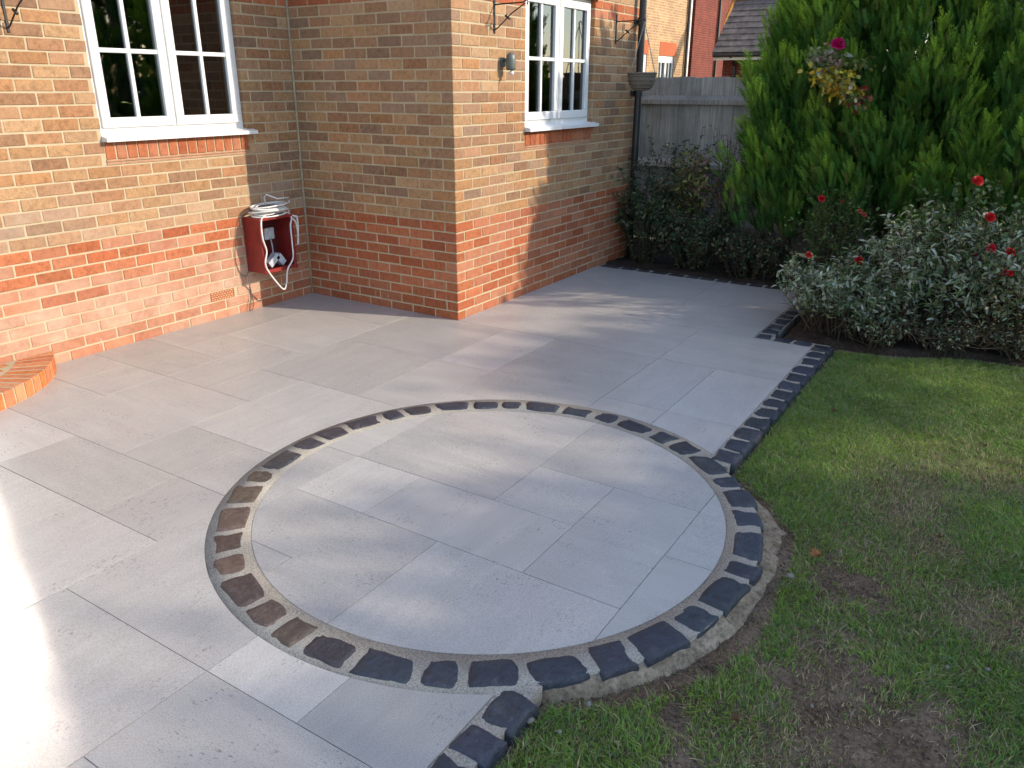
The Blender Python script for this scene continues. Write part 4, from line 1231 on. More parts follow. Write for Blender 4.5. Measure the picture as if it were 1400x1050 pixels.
# house plants on the window board
def house_plant(c, n, L, W, pal, label, spread, potmat):
    e = empty('house_plant', c, label, 'plant')
    m = MB(); m.lathe([(0.001, 0), (0.040, 0), (0.055, 0.075), (0.050, 0.075), (0.040, 0.012), (0.001, 0.012)], c, 16); m.build('pot', MAT[potmat], e, True)
    m = MB(); m.lathe([(0.001, 0.0), (0.048, -0.002), (0.048, -0.012), (0.001, -0.014)], (c[0], c[1], c[2]+0.068), 14); m.build('compost', MAT['bed_soil'], e, True)
    P = []; D = []
    for i in range(n):
        a = 2.4*i; t = rnd.random()
        P.append((c[0]+0.02*math.cos(a)*t, c[1]+0.02*math.sin(a)*t, c[2]+0.065+0.10*t*spread)); D.append((math.cos(a)*(0.5+0.5*t), math.sin(a)*(0.5+0.5*t), 1.1-0.6*t))
    P = np.array(P); D = unit(np.array(D)); k = len(P)
    tag(link('foliage', leaves_mesh('foliage', P, D, rng.uniform(*L, k), rng.uniform(*W, k), jcol(np.array([pal[i % len(pal)] for i in range(k)]), k), rng.uniform(-.4, .4, k), 0.35), MAT['leaf'], e), kind='stuff')
GRN = [(0.10, 0.20, 0.05), (0.16, 0.26, 0.06), (0.22, 0.30, 0.09)]
house_plant((-1.46, YA+0.19, W1[2]+0.0375), 16, (0.12, 0.20), (0.020, 0.032), GRN, 'spiky green house plant behind the left casement of the larger window', 0.5, 'pot_white')
house_plant((-0.95, YA+0.19, W1[2]+0.0375), 46, (0.06, 0.11), (0.030, 0.045), GRN, 'bushy green house plant behind the right casement of the larger window', 1.3, 'pot_terracotta')
house_plant((-1.27, YA+0.20, W1[2]+0.0375), 26, (0.05, 0.10), (0.020, 0.035), GRN, 'small leafy house plant near the centre post of the larger window', 0.9, 'socket_white')

# ------------------------------------------------------------------ conifers
def spray_template():
    """one flat feathery spray in the x (width) / z (length) plane, unit length"""
    V = []; F = []
    def blade(p, q, w0):
        p = np.array(p, float); q = np.array(q, float); d = q-p; nrm = np.array([-d[1], d[0]]); nrm /= np.linalg.norm(nrm)+1e-9
        b0 = len(V); m = p+d*0.4
        for x in (p-nrm*w0*0.35, m+nrm*w0*0.5, m-nrm*w0*0.5, q): V.append((x[0], 0.0, x[1]))
        F.extend([(b0, b0+2, b0+1), (b0+1, b0+2, b0+3)])
    blade((0, 0), (0, 1), 0.055)
    for k in range(5):
        t = 0.05+0.75*k/4; L = 0.30*(1-t)**0.8+0.14
        for sg in (-1, 1):
            a = math.radians(20+8*(k % 2)); p = np.array([0, t]); q = p+np.array([sg*math.sin(a), math.cos(a)])*L
            blade(p, q, 0.050)
    V = np.array(V); F = np.array(F)
    V[:, 1] = 0.10*V[:, 0]**2*4-0.12*V[:, 2]**2       # slight cupping and arching
    return V, F
SPV, SPF = spray_template()

def conifer(c, h, r, nplume, nsp, seed, label, cull=True, taper=(5.0, 0.60)):
    q = np.random.default_rng(seed)
    e = empty('conifer', c, label, 'conifer', 'conifers along the fence')
    # plume bases on an uneven column
    zz = q.uniform(0.10, 1.0, nplume)**0.92
    th = q.uniform(0, 2*math.pi, nplume)
    prof = np.clip(1.05-zz**taper[0]*taper[1], 0.12, 1)*(0.80+0.20*np.minimum(1, zz/0.25))
    lump = 1+0.22*np.sin(3*th+seed)+0.14*np.sin(5*th+9*zz+seed*2)+0.10*q.uniform(-1, 1, nplume)
    rad = r*prof*lump*np.where(q.random(nplume) < 0.27, q.uniform(0.1, 0.6, nplume), q.uniform(0.66, 1.0, nplume))
    B = np.stack([c[0]+rad*np.cos(th), c[1]+rad*np.sin(th), c[2]+h*zz*0.93], 1)
    if cull:      # plumes on the side nobody can see are left thinner
        facing = (B[:, :2]-np.array(c[:2])) @ (CAM[:2]-np.array(c[:2]))/np.linalg.norm(CAM[:2]-np.array(c[:2]))
        keep = (facing > -0.15*r) | (q.random(nplume) < 0.75)
        B, th, zz, rad, prof = B[keep], th[keep], zz[keep], rad[keep], prof[keep]
    prof0 = prof
    m = len(B)
    out = np.stack([np.cos(th), np.sin(th), np.zeros(m)], 1)
    A = unit(out*q.uniform(0.15, 0.45, (m, 1))+np.array([0, 0, 1.0])+q.normal(0, 0.13, (m, 3)))
    PL = q.uniform(0.26, 0.50, m)
    # sprays in each plume
    t = q.random((m, nsp))**0.85
    w_ = 0.30*np.sin(np.pi*np.clip(t*0.85+0.12, 0, 1))
    an = q.uniform(0, 2*math.pi, (m, nsp))
    s, nn = frame_of(A, np.zeros(m))
    wid = (PL[:, None]*w_*q.uniform(0.4, 1, (m, nsp)))[..., None]
    sd = s[:, None]*np.cos(an)[..., None]+nn[:, None]*np.sin(an)[..., None]
    P = B[:, None]+A[:, None]*(t*PL[:, None])[..., None]+sd*wid*0.75
    D = unit(A[:, None]*1.0+sd*q.uniform(0.05, 0.38, (m, nsp, 1))+q.normal(0, 0.12, (m, nsp, 3)))
    L = q.uniform(0.092, 0.18, (m, nsp))*(1.05-0.25*t)
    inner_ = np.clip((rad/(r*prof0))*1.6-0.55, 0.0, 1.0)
    young_lit = np.clip(t*1.25-0.30, 0, 1)*inner_[:, None]*(0.45+0.55*np.clip(zz, 0, 1))[:, None]*q.uniform(0.5, 1.0, (m, nsp))  # young growth, plus sunlit tips and shaded inner plumes put into the colour
    P = P.reshape(-1, 3); D = D.reshape(-1, 3); L = L.ravel(); young_lit = young_lit.ravel(); N = len(P)
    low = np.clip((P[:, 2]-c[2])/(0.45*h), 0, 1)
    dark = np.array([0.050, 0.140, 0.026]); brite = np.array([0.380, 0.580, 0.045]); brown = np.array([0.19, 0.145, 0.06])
    C = dark*(1-young_lit[:, None])+brite*young_lit[:, None]
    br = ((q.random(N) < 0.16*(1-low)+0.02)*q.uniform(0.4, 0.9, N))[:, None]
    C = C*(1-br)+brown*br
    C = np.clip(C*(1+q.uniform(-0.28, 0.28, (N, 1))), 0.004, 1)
    s, nn = frame_of(D, q.uniform(0, math.pi, N))
    V = P[:, None]+(SPV[None, :, 0:1]*s[:, None]+SPV[None, :, 1:2]*nn[:, None]+SPV[None, :, 2:3]*D[:, None])*L[:, None, None]
    F = (np.arange(N)[:, None, None]*len(SPV)+SPF[None]).reshape(-1, 3)
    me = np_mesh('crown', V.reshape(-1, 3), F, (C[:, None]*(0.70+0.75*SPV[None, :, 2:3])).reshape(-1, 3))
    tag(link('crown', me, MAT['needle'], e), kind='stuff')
    tr = MB(); tr.tube([(c[0], c[1], c[2]-0.05), (c[0]+0.02, c[1], c[2]+h*0.4), (c[0], c[1]+0.02, c[2]+h*0.92)], [0.06, 0.045, 0.012], 8)
    for i in range(46):
        z = h*(0.08+0.85*i/46); a = i*2.4; rr = r*0.8*(1.05-(z/h)**3*0.8)
        tr.tube([(c[0], c[1], c[2]+z), (c[0]+0.5*rr*math.cos(a), c[1]+0.5*rr*math.sin(a), c[2]+z+0.08), (c[0]+rr*math.cos(a), c[1]+rr*math.sin(a), c[2]+z+0.28)], [0.012, 0.008, 0.003], 5, cap=False)
    tr.build('trunk', MAT['bark'], e, True)
    return e
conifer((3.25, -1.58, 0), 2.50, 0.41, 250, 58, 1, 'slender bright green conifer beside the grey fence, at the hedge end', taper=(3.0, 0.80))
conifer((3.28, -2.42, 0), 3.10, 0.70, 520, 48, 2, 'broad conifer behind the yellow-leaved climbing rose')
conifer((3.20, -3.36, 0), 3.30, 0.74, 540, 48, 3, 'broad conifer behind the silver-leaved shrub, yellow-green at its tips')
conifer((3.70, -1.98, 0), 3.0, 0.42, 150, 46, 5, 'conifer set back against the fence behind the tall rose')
conifer((3.50, -6.00, 0), 3.6, 0.55, 220, 36, 4, 'unseen conifer set apart beyond the silver shrubs to shade the bay wall')  # out of view, placed for the shadow it throws on the bay wall

# ------------------------------------------------------------------ border plants
SILV = [(0.40, 0.44, 0.32), (0.33, 0.38, 0.25), (0.50, 0.52, 0.41), (0.18, 0.25, 0.11), (0.11, 0.18, 0.07), (0.26, 0.28, 0.15)]
bush('silver_shrub', 'silver-leaved shrub spilling over the dark setts at the patio corner', 'shrub', (1.30, -2.50, 0), 64, 0.56, 0.44, 0.30, 24, SILV, (0.034, 0.060), (0.013, 0.021), 41, 'silver shrubs in the bed', roundness=0.6, start=0.30)
bush('silver_shrub', 'tallest silver-leaved shrub, in front of the conifer hedge above the lawn edge', 'shrub', (1.50, -3.02, 0), 66, 0.98, 0.50, 0.38, 28, SILV, (0.036, 0.068), (0.013, 0.022), 42, 'silver shrubs in the bed', roundness=0.8, start=0.16)
bush('silver_shrub', 'silver-leaved shrub with bare twigs below, among the red roses', 'shrub', (1.58, -3.70, 0), 64, 0.98, 0.52, 0.38, 26, SILV[1:]+[(0.28, 0.26, 0.15)], (0.034, 0.062), (0.013, 0.021), 43, 'silver shrubs in the bed', roundness=0.6, start=0.22)
for i, (bx_, by_, lb) in enumerate([(1.14, -2.78, 'low straggly growth along the lawn edge beside the patio corner'), (1.27, -3.20, 'low straggly growth along the lawn edge under the tallest silver shrub'), (1.40, -3.66, 'low straggly growth along the lawn edge under the twiggy silver shrub')]):
    bush('low_plant', lb, 'plant', (bx_, by_, 0), 40, 0.20, 0.24, 0.22, 9, [(0.20, 0.24, 0.12), (0.12, 0.16, 0.07), (0.16, 0.11, 0.06), (0.34, 0.37, 0.26)], (0.022, 0.040), (0.009, 0.016), 81+i, 'low plants along the lawn edge', start=0.25, droop=0.6)
# dry twigs under the shrubs
e = empty('dry_twigs', (1.35, -3.3, 0), 'tangle of dry brown twigs under the silver shrubs beside the lawn', 'twigs', None, 'stuff'); m = MB()
for i in range(230):
    p = np.array([rnd.uniform(0.98, 1.55)+max(0, 0), rnd.uniform(-4.3, -2.3), rnd.uniform(0.0, 0.10)]); a = rnd.uniform(0, 6.28)
    p[0] = max(p[0], float(bed_x(np.array(p[1])))+0.08)
    L = rnd.uniform(0.15, 0.45); d = np.array([math.cos(a), math.sin(a), rnd.uniform(0.0, 0.7)]); d /= np.linalg.norm(d)
    if p[0]+d[0]*L < 0.93: d[0] = abs(d[0])
    sag = rnd.uniform(-.05, .08); k = rnd.uniform(0.6, 1.5)
    m.tube([tuple(p+d*L*t+np.array([0, 0, sag*math.sin(3.1*t)])) for t in (0, .25, .5, .75, 1)], [0.0032, .003, .0026, .002, .001], 4, (0.085*k, 0.060*k, 0.038*k, 1), False)
m.build('dry_stems', MAT['twig'], e)

ROSE = [(0.07, 0.13, 0.04), (0.10, 0.16, 0.05), (0.15, 0.19, 0.07), (0.055, 0.105, 0.04)]
rb = bush('rose_bush', 'dark-leaved rose bush with many red blooms rising through the silver shrubs', 'rose', (1.85, -3.35, 0), 46, 1.0, 0.60, 0.25, 15, ROSE, (0.030, 0.050), (0.020, 0.030), 51, start=0.40)
RED = (0.62, 0.018, 0.022)
for (px, py, xx, r_, c) in [(1336, 248, 1.62, 0.034, RED), (1353, 298, 1.40, 0.032, RED), (1354, 340, 1.33, 0.030, (0.55, 0.02, 0.04)), (1381, 345, 1.30, 0.027, RED), (1371, 372, 1.28, 0.026, (0.5, 0.015, 0.03)),
                         (1332, 348, 1.5, 0.020, (0.42, 0.02, 0.03)), (1341, 357, 1.45, 0.016, (0.42, 0.02, 0.03)), (1380, 374, 1.30, 0.020, RED)]:
    p = pix(px, py, 0, xx); rose(rb, p, r_*1.1, c)
    m = MB(); m.tube([tuple(p-np.array([0, 0, 0.005])), (p[0]+0.05, p[1]+0.02, p[2]-0.12), (1.75, -3.35+0.4*(p[1]+3.35), 0.1)], [0.003, 0.004, 0.006], 5, (0.05, 0.07, 0.03, 1), False); m.build('flower_stem', MAT['twig'], rb)
rs = bush('rose_bush', 'small rose bush with two red blooms at the silver shrub nearest the patio', 'rose', (1.62, -2.30, 0), 16, 0.46, 0.28, 0.12, 12, ROSE, (0.028, 0.045), (0.018, 0.027), 52, start=0.35)
for (px, py, xx, r_) in [(1106, 349, 1.52, 0.026), (1174, 356, 1.36, 0.028)]:
    p = pix(px, py, 0, xx); rose(rs, p, r_*1.1, RED)
    m = MB(); m.tube([tuple(p-np.array([0, 0, 0.005])), (p[0]+0.03, p[1], p[2]-0.15), (1.62, -2.30, 0.05)], [0.003, 0.0035, 0.005], 5, (0.05, 0.07, 0.03, 1), False); m.build('flower_stem', MAT['twig'], rs)
rc = bush('rose_bush', 'light green rose bush with small coral buds in front of the conifers', 'rose', (2.25, -2.20, 0), 26, 0.86, 0.24, 0.12, 14, [(0.10, 0.17, 0.04), (0.14, 0.20, 0.05), (0.08, 0.13, 0.04)], (0.028, 0.045), (0.014, 0.022), 53, start=0.45)
for (px, py, xx, r_, c) in [(1123, 272, 2.15, 0.026, RED), (1151, 275, 2.2, 0.012, (0.5, .08, .04)), (1175, 289, 2.1, 0.018, (0.62, 0.10, 0.07)), (1181, 294, 2.1, 0.018, (0.62, 0.10, 0.07))]:
    p = pix(px, py, 0, xx); rose(rc, p, r_*1.1, c)
    m = MB(); m.tube([tuple(p-np.array([0, 0, 0.005])), (p[0]+0.03, p[1]+0.01, p[2]-0.2), (2.25, -2.20, 0.1)], [0.003, 0.0035, 0.005], 5, (0.05, 0.07, 0.03, 1), False); m.build('flower_stem', MAT['twig'], rc)

# tall rose with yellowing leaves and one pink bloom
XR = 2.50
ty = empty('tall_rose', (2.72, -1.95, 0), 'tall rose with yellowing leaves and one pink bloom against the conifers', 'rose')
m = MB(); top = pix(1145, 66, 0, XR)
canes = [[(2.72, -1.95, 0), (2.82, -1.93, 0.8), (2.80, -1.92, 1.45), tuple(top)], [(2.72, -1.96, 0), (2.84, -2.0, 0.9), (2.80, -2.1, 1.4), tuple(pix(1180, 130, 0, XR))],
         [(2.82, -1.93, 0.9), (2.78, -1.85, 1.45), tuple(pix(1108, 88, 0, XR))], [(2.81, -1.95, 1.2), (2.76, -1.95, 1.5), tuple(pix(1132, 120, 0, XR))]]
for cn in canes: m.tube(spline(cn, 6), [0.006*(1-0.6*k/(len(spline(cn, 6))-1)) for k in range(len(spline(cn, 6)))], 5, (0.075, 0.09, 0.035, 1), False)
m.build('cane', MAT['twig'], ty)
P = []; Cc = []
for (px, py, sxp, syp, n, cols) in [(1130, 80, 22, 12, 170, [(0.26, 0.31, 0.17), (0.34, 0.31, 0.22), (0.16, 0.22, 0.09), (0.36, 0.20, 0.14)]), (1135, 104, 22, 12, 230, [(0.60, 0.46, 0.04), (0.55, 0.38, 0.04), (0.30, 0.31, 0.06), (0.62, 0.52, 0.12), (0.20, 0.22, 0.06)]),
                                   (1150, 122, 20, 9, 190, [(0.62, 0.45, 0.04), (0.55, 0.34, 0.04), (0.26, 0.28, 0.07), (0.55, 0.50, 0.28)]), (1172, 140, 14, 9, 70, [(0.30, 0.18, 0.05), (0.30, 0.32, 0.2), (0.10, 0.14, 0.05), (0.35, 0.07, 0.05)]), (1175, 88, 14, 6, 26, [(0.2, 0.2, 0.05), (0.12, 0.15, 0.05)])]:
    for i in range(n):
        p = pix(px+rnd.gauss(0, sxp*0.62), py+rnd.gauss(0, syp*0.62), 0, XR+rnd.gauss(0, 0.05)); P.append(p); Cc.append(rnd.choice(cols))
P = np.array(P); n = len(P); D = unit(rng.normal(0, 1, (n, 3))+np.array([-0.3, -0.2, -0.35]))
tag(link('foliage', leaves_mesh('foliage', P, D, rng.uniform(0.036, 0.060, n), rng.uniform(0.024, 0.040, n), jcol(np.array(Cc), n), rng.uniform(-1.2, 1.2, n)), MAT['leaf'], ty), kind='stuff')
rose(ty, pix(1145, 62, 0, XR), 0.058, (0.60, 0.012, 0.14), (-0.5, -0.35, 0.75))
rose(ty, pix(1181, 122, 0, XR), 0.024, (0.58, 0.03, 0.03)); rose(ty, pix(1172, 146, 0, XR), 0.020, (0.40, 0.03, 0.06))

# shaded planting between the drainpipe and the conifers
DKG = [(0.045, 0.075, 0.03), (0.055, 0.10, 0.038), (0.033, 0.062, 0.033), (0.10, 0.13, 0.065), (0.19, 0.19, 0.09)]
bush('leafy_shrub', 'dark green leafy shrub crowding the foot of the drainpipe', 'shrub', (2.82, -0.30, 0), 30, 0.98, 0.36, 0.22, 22, DKG, (0.035, 0.06), (0.018, 0.028), 61, 'shrubs in the shaded corner', roundness=0.6, start=0.03, fork=4)
bush('leafy_shrub', 'dark climbing shrub with small leaves against the lower half of the grey fence', 'shrub', (3.55, -0.35, 0), 18, 1.25, 0.42, 0.25, 20, DKG, (0.035, 0.055), (0.018, 0.027), 62, 'shrubs in the shaded corner', roundness=0.5, start=0.03, fork=4)
bush('leafy_shrub', 'low dark shrub with grey-green leaves along the far patio edge', 'shrub', (2.80, -0.85, 0), 32, 0.55, 0.42, 0.30, 18, DKG+[(0.10, 0.12, 0.07), (0.11, 0.09, 0.05)], (0.035, 0.060), (0.018, 0.030), 63, 'shrubs in the shaded corner', roundness=0.4, start=0.03, fork=4)
bush('mottled_plant', 'upright plant with yellow-green and pinkish autumn leaves before the fence', 'plant', (3.05, -0.62, 0), 22, 1.02, 0.17, 0.10, 18, [(0.24, 0.26, 0.06), (0.30, 0.22, 0.10), (0.33, 0.17, 0.14), (0.13, 0.17, 0.06), (0.28, 0.27, 0.09)], (0.050, 0.085), (0.022, 0.034), 64, start=0.45)
bush('twiggy_plant', 'thin brown twiggy plant with withered leaves beside the slender conifer', 'plant', (3.25, -0.98, 0), 30, 1.22, 0.20, 0.14, 9, [(0.17, 0.10, 0.07), (0.20, 0.15, 0.08), (0.09, 0.10, 0.05)], (0.030, 0.055), (0.013, 0.022), 65, start=0.35, twigc=(0.11, 0.07, 0.05))
bush('leafy_shrub', 'low brownish undergrowth at the foot of the slender conifer', 'shrub', (2.72, -1.42, 0), 46, 0.42, 0.36, 0.30, 14, DKG+[(0.11, 0.075, 0.045), (0.08, 0.06, 0.035)], (0.030, 0.050), (0.015, 0.025), 66, 'shrubs in the shaded corner', roundness=0.4, start=0.03, fork=4)
bush('leafy_shrub', 'dark low shrub beneath the tall yellow-leaved rose', 'shrub', (2.40, -2.55, 0), 55, 0.62, 0.48, 0.32, 16, DKG, (0.030, 0.055), (0.015, 0.025), 67, 'shrubs in the shaded corner', roundness=0.5, start=0.03, fork=4)
bush('leafy_shrub', 'dark low shrub hidden between the silver shrubs and the conifers', 'shrub', (2.35, -3.55, 0), 55, 0.72, 0.52, 0.32, 16, DKG, (0.030, 0.055), (0.015, 0.025), 68, 'shrubs in the shaded corner', roundness=0.5, start=0.03, fork=4)

# ------------------------------------------------------------------ fence
XF = 4.0
fe = empty('garden_fence', (XF, -1.0, 0), 'weathered grey close-boarded fence behind the shrubs and conifers', 'fence')
y = 1.35
bm_ = None
while y > -6.4:
    bm_ = MB(); wd = 0.100+rnd.uniform(-.004, .004); zt = 1.775+rnd.uniform(-.006, .006)
    tl = rnd.uniform(-.003, .003)
    V = []
    for zz in (0.02, zt):
        V += [(XF+0.003, y, zz), (XF+0.018, y-wd, zz+0*tl), (XF+0.024, y-wd, zz), (XF+0.021, y, zz)]
    bm_.add(V, [(0, 3, 2, 1), (4, 5, 6, 7), (0, 1, 5, 4), (1, 2, 6, 5), (2, 3, 7, 6), (3, 0, 4, 7)])
    bm_.build('board', MAT['weathered_wood'], fe)
    y -= wd-0.012
for z in (0.25, 0.88, 1.545):
    m = MB(); V = []
    for yy in (1.35, -6.4):
        V += [(XF+0.002, yy, z-0.045), (XF-0.058, yy, z-0.045), (XF-0.058, yy, z+0.0), (XF+0.002, yy, z+0.045)]
    m.add(V, [(0, 1, 2, 3), (7, 6, 5, 4), (0, 4, 5, 1), (1, 5, 6, 2), (2, 6, 7, 3), (3, 7, 4, 0)]); m.build('rail', MAT['weathered_wood'], fe)
for y in (0.42, -2.5, -5.4):
    m = MB(); m.box(XF-0.098, XF-0.002, y-0.05, y+0.05, -0.1, 1.80, ch=0.006); m.build('post', MAT['weathered_wood'], fe)

# ------------------------------------------------------------------ neighbouring houses
nh = empty('neighbour_house', (20.0, 7.0, 0), 'sunlit buff brick house beyond the fence with a small white window', 'house')
m = MB(); wx0, wx1, wz1 = 20.15, 21.42, 2.60
m.box(13.0, 18.86, 7.0, 11, -0.1, 7.5); m.box(18.86, 19.25, 7.0, 11, 2.62, 7.5); m.box(18.86, 19.25, 7.0, 11, -0.1, 0.9)
m.box(19.25, wx0, 7.0, 11, -0.1, 7.5); m.box(wx1, 22.50, 7.0, 11, -0.1, 7.5); m.box(wx0, wx1, 7.0, 11, wz1, 7.5); m.box(wx0, wx1, 7.0, 11, -0.1, 0.9); m.build('wall', MAT['far_buff_brick'], nh)
def farwin(a, c_, z0, z1):
    m = MB(); t = 0.08
    m.box(a, c_, 7.03, 7.12, z1-t-0.12, z1); m.box(a, c_, 7.03, 7.12, z0, z0+t); m.box(a, a+t, 7.03, 7.12, z0+t, z1-t-0.12); m.box(c_-t, c_, 7.03, 7.12, z0+t, z1-t-0.12)
    k = (a+c_)/2; m.box(k-0.06, k+0.06, 7.02, 7.12, z0+t, z1-t-0.12)
    for xx in ((a+k)/2, (k+c_)/2): m.box(xx-0.02, xx+0.02, 7.04, 7.10, z0+t, z1-t-0.12)
    wo = m.build('window', MAT['white_frame'], nh)
    m = MB(); m.box(a+t, c_-t, 7.07, 7.09, z0+t, z1-t-0.12); m.build('pane', MAT['window_glass'], wo)
    m = MB(); m.box(a, c_, 7.6, 7.64, z0, z1); m.build('blind', MAT['room_plaster'], wo)
farwin(wx0, wx1, 0.9, wz1); farwin(18.86, 19.25, 0.9, 2.62)
for a, c_ in ((20.2, 21.55), (18.85, 19.3)):
    m = MB(); m.box(a-0.02, c_+0.02, 6.992, 7.05, 2.60, 3.0); m.build('lintel', MAT['air_brick'], nh)
m = MB(); m.box(22.50, 22.62, 6.96, 11, -0.1, 7.5); m.build('corner_board', MAT['pot_white'], nh)
m = MB(); m.tube([(22.30, 6.93, 0), (22.30, 6.93, 7.4)], 0.05, 10); m.build('drainpipe', MAT['black_pipe'], nh)
m = MB(); m.add([(12.5, 6.6, 7.45), (22.9, 6.6, 7.45), (22.9, 11.2, 7.45), (12.5, 11.2, 7.45), (12.5, 9, 9.6), (22.9, 9, 9.6)], [(0, 1, 5, 4), (1, 2, 5), (2, 3, 4, 5), (3, 0, 4), (0, 3, 2, 1)]); m.build('roof', MAT['roof_tile'], nh)
rh = empty('neighbour_house', (27.0, 7.4, 0), 'dark red brick house beyond the fence behind the tiled porch', 'house')
m = MB(); m.box(22.63, 32.0, 7.4, 14.0, -0.1, 7.5); m.build('wall', MAT['far_red_brick'], rh)
m = MB(); m.box(23.8, 24.2, 7.3, 7.4, -0.1, 7.5); m.build('brick_pier', MAT['far_red_brick'], rh)
m = MB(); m.tube([(26.4, 7.33, 0), (26.4, 7.33, 7.4)], 0.05, 10); m.build('drainpipe', MAT['black_pipe'], rh)
m = MB(); m.add([(22.95, 14.3, 7.45), (32.3, 14.3, 7.45), (32.3, 7.05, 7.45), (22.95, 7.05, 7.45), (22.95, 10.7, 9.6), (32.3, 10.7, 9.6)], [(0, 4, 5, 1), (1, 5, 2), (2, 5, 4, 3), (3, 4, 0), (0, 1, 2, 3)]); m.build('roof', MAT['roof_tile'], rh)
# lean-to porch with individually laid tiles
po = empty('tiled_porch', (21.8, 4.2, 0), 'grey tiled lean-to porch roof with an orange verge beyond the fence', 'porch')
ex, ez, rx, rz = 21.2, 2.66, 22.98, 4.30; yL, yR = 5.65, 2.6
m = MB(); m.box(21.55, 22.95, yR, yL-0.25, -0.1, 2.60); m.build('wall', MAT['far_red_brick'], po)
L = math.hypot(rx-ex, rz-ez); ux, uz = (rx-ex)/L, (rz-ez)/L; nx_, nz_ = -uz, ux
m = MB(); m.add([(ex, yL, ez-0.06), (ex, yR, ez-0.06), (rx, yR, rz-0.06), (rx, yL, rz-0.06), (ex, yL, ez-0.01), (ex, yR, ez-0.01), (rx, yR, rz-0.01), (rx, yL, rz-0.01)], [(0, 1, 2, 3), (7, 6, 5, 4), (0, 4, 5, 1), (1, 5, 6, 2), (2, 6, 7, 3), (3, 7, 4, 0)]); roofo = m.build('roof', MAT['roof_tile'], po)
nr = 9
for r_ in range(nr):
    s0 = L*r_/nr; s1 = L*(r_+1)/nr+0.06; y = yL - (0.0 if r_ % 2 else 0.0)
    first = True
    while y > yR+0.02:
        wdt = 0.165 if (first and r_ % 2) else 0.33
        m = MB(); y1 = max(yR, y-wdt+0.006)
        dz = rnd.uniform(-.006, .006)
        V = []
        for (s_, l_) in ((s0, 0.030), (s1, 0.004)):
            for (yy) in (y, y1):
                for th_ in (l_+dz, l_+dz+0.022): V.append((ex+ux*s_+nx_*th_, yy, ez+uz*s_+nz_*th_))
        m.add(V, [(0, 1, 3, 2), (4, 6, 7, 5), (0, 4, 5, 1), (2, 3, 7, 6), (1, 5, 7, 3), (0, 2, 6, 4)])
        m.build('roof_tile', MAT['roof_tile'], roofo)
        y -= wdt; first = False
m = MB(); m.tube([(ex+ux*s_+nx_*0.035, yL+0.02, ez+uz*s_+nz_*0.035) for s_ in (L*0.5, L*0.7, L*0.85, L)], [0.02, 0.055, 0.065, 0.07], 8); m.build('verge_mortar', MAT['verge_tile'], po)
m = MB(); m.tube([(rx-0.02, yL, rz+0.06), (rx-0.02, yR, rz+0.06)], 0.09, 10); m.build('top_flashing', MAT['verge_tile'], po)
m = MB(); m.box(ex-0.02, ex+0.10, yR, yL-0.05, ez-0.20, ez-0.06); m.build('fascia', MAT['pot_white'], po)
m = MB(); m.tube([(ex-0.06, yL-0.05, ez-0.06), (ex-0.06, yR, ez-0.06)], 0.055, 10); m.tube([(ex-0.05, 5.05, ez-0.08), (21.5, 5.0, 2.3), (21.5, 5.0, 0)], 0.04, 8); m.build('gutter', MAT['black_pipe'], po)
# low garden ball finial seen over the fence top
# ------------------------------------------------------------------ trees on the sunny side of the garden (they cast the shade)
def shade_tree(c, h, rx_, rz_, n, seed, label):
    q = np.random.default_rng(seed); e = empty('garden_tree', c, label, 'tree', 'trees on the sunny side of the garden')
    t = MB(); t.tube([(c[0], c[1], -0.15), (c[0]+0.05, c[1], h*0.35), (c[0]-0.04, c[1]+0.05, h*0.8)], [0.20, 0.15, 0.04], 10)
    cz = h-rz_
    for i in range(18):
        a = i*2.4; z = h*(0.25+0.5*i/18)
        t.tube([(c[0], c[1], z), (c[0]+0.5*rx_*math.cos(a), c[1]+0.5*rx_*math.sin(a), z+0.35), (c[0]+0.85*rx_*math.cos(a), c[1]+0.85*rx_*math.sin(a), z+0.55)], [0.04, 0.025, 0.008], 6, cap=False)
    t.build('trunk', MAT['bark'], e, True)
    k = 90
    cl = unit(q.normal(0, 1, (k, 3)))*q.uniform(0.45, 1.0, (k, 1))**0.6*np.array([rx_, rx_, rz_])*0.86+np.array([c[0], c[1], cz])
    P = (cl[q.integers(0, k, n)]+q.normal(0, 1, (n, 3))*np.array([0.30, 0.30, 0.26 if rz_ > 0.5 else 0.10]))
    P[:, 2] = np.maximum(P[:, 2], 0.25)
    D = unit(q.normal(0, 1, (n, 3))+np.array([0, 0, -0.3]))
    C = jcol((0.055, 0.10, 0.028), n, 0.35)
    tag(link('crown', simple_leaves('crown', P, D, q.uniform(0.10, 0.19, n), q.uniform(0.07, 0.12, n), C, q.uniform(-1.5, 1.5, n)), MAT['leaf'], e), kind='stuff')
TREES = [(0.2, -18.2, 8.55, 1.7, 2.6), (2.0, -18.4, 8.75, 1.5, 2.6), (3.1, -17.9, 8.5, 1.3, 2.4), (8.6, -18.2, 8.9, 1.6, 2.6), (-2.2, -18.0, 8.7, 1.7, 2.6), (11.2, -18.3, 8.8, 1.7, 2.6), (5.75, -18.5, 8.80, 0.95, 0.22), (5.6, -17.2, 6.6, 0.9, 2.0)]  # last two are unseen, added and shaped for shade around the lit lawn strip
NM = ['leafy tree at the house-side end of the tree row across the lawn', 'rounded leafy tree, second of the row across the lawn', 'leafy tree in the middle of the row across the lawn', 'taller leafy tree before the gap in the row across the lawn', 'leafy tree past the gap in the row across the lawn', 'rounded leafy tree at the open end of the row across the lawn', 'unseen slim tree with a thin high crown, shaped to shade the patio above the gap', 'unseen short bushy tree added to shade the lawn below the gap', 'short bushy tree in front of the slim high-crowned tree']
for i, (tx, ty_, th_, rx_, rz_) in enumerate(TREES): shade_tree((tx, ty_, 0), th_, rx_, rz_, 13000 if rz_ > 0.5 else 2600, 70+i, NM[i])

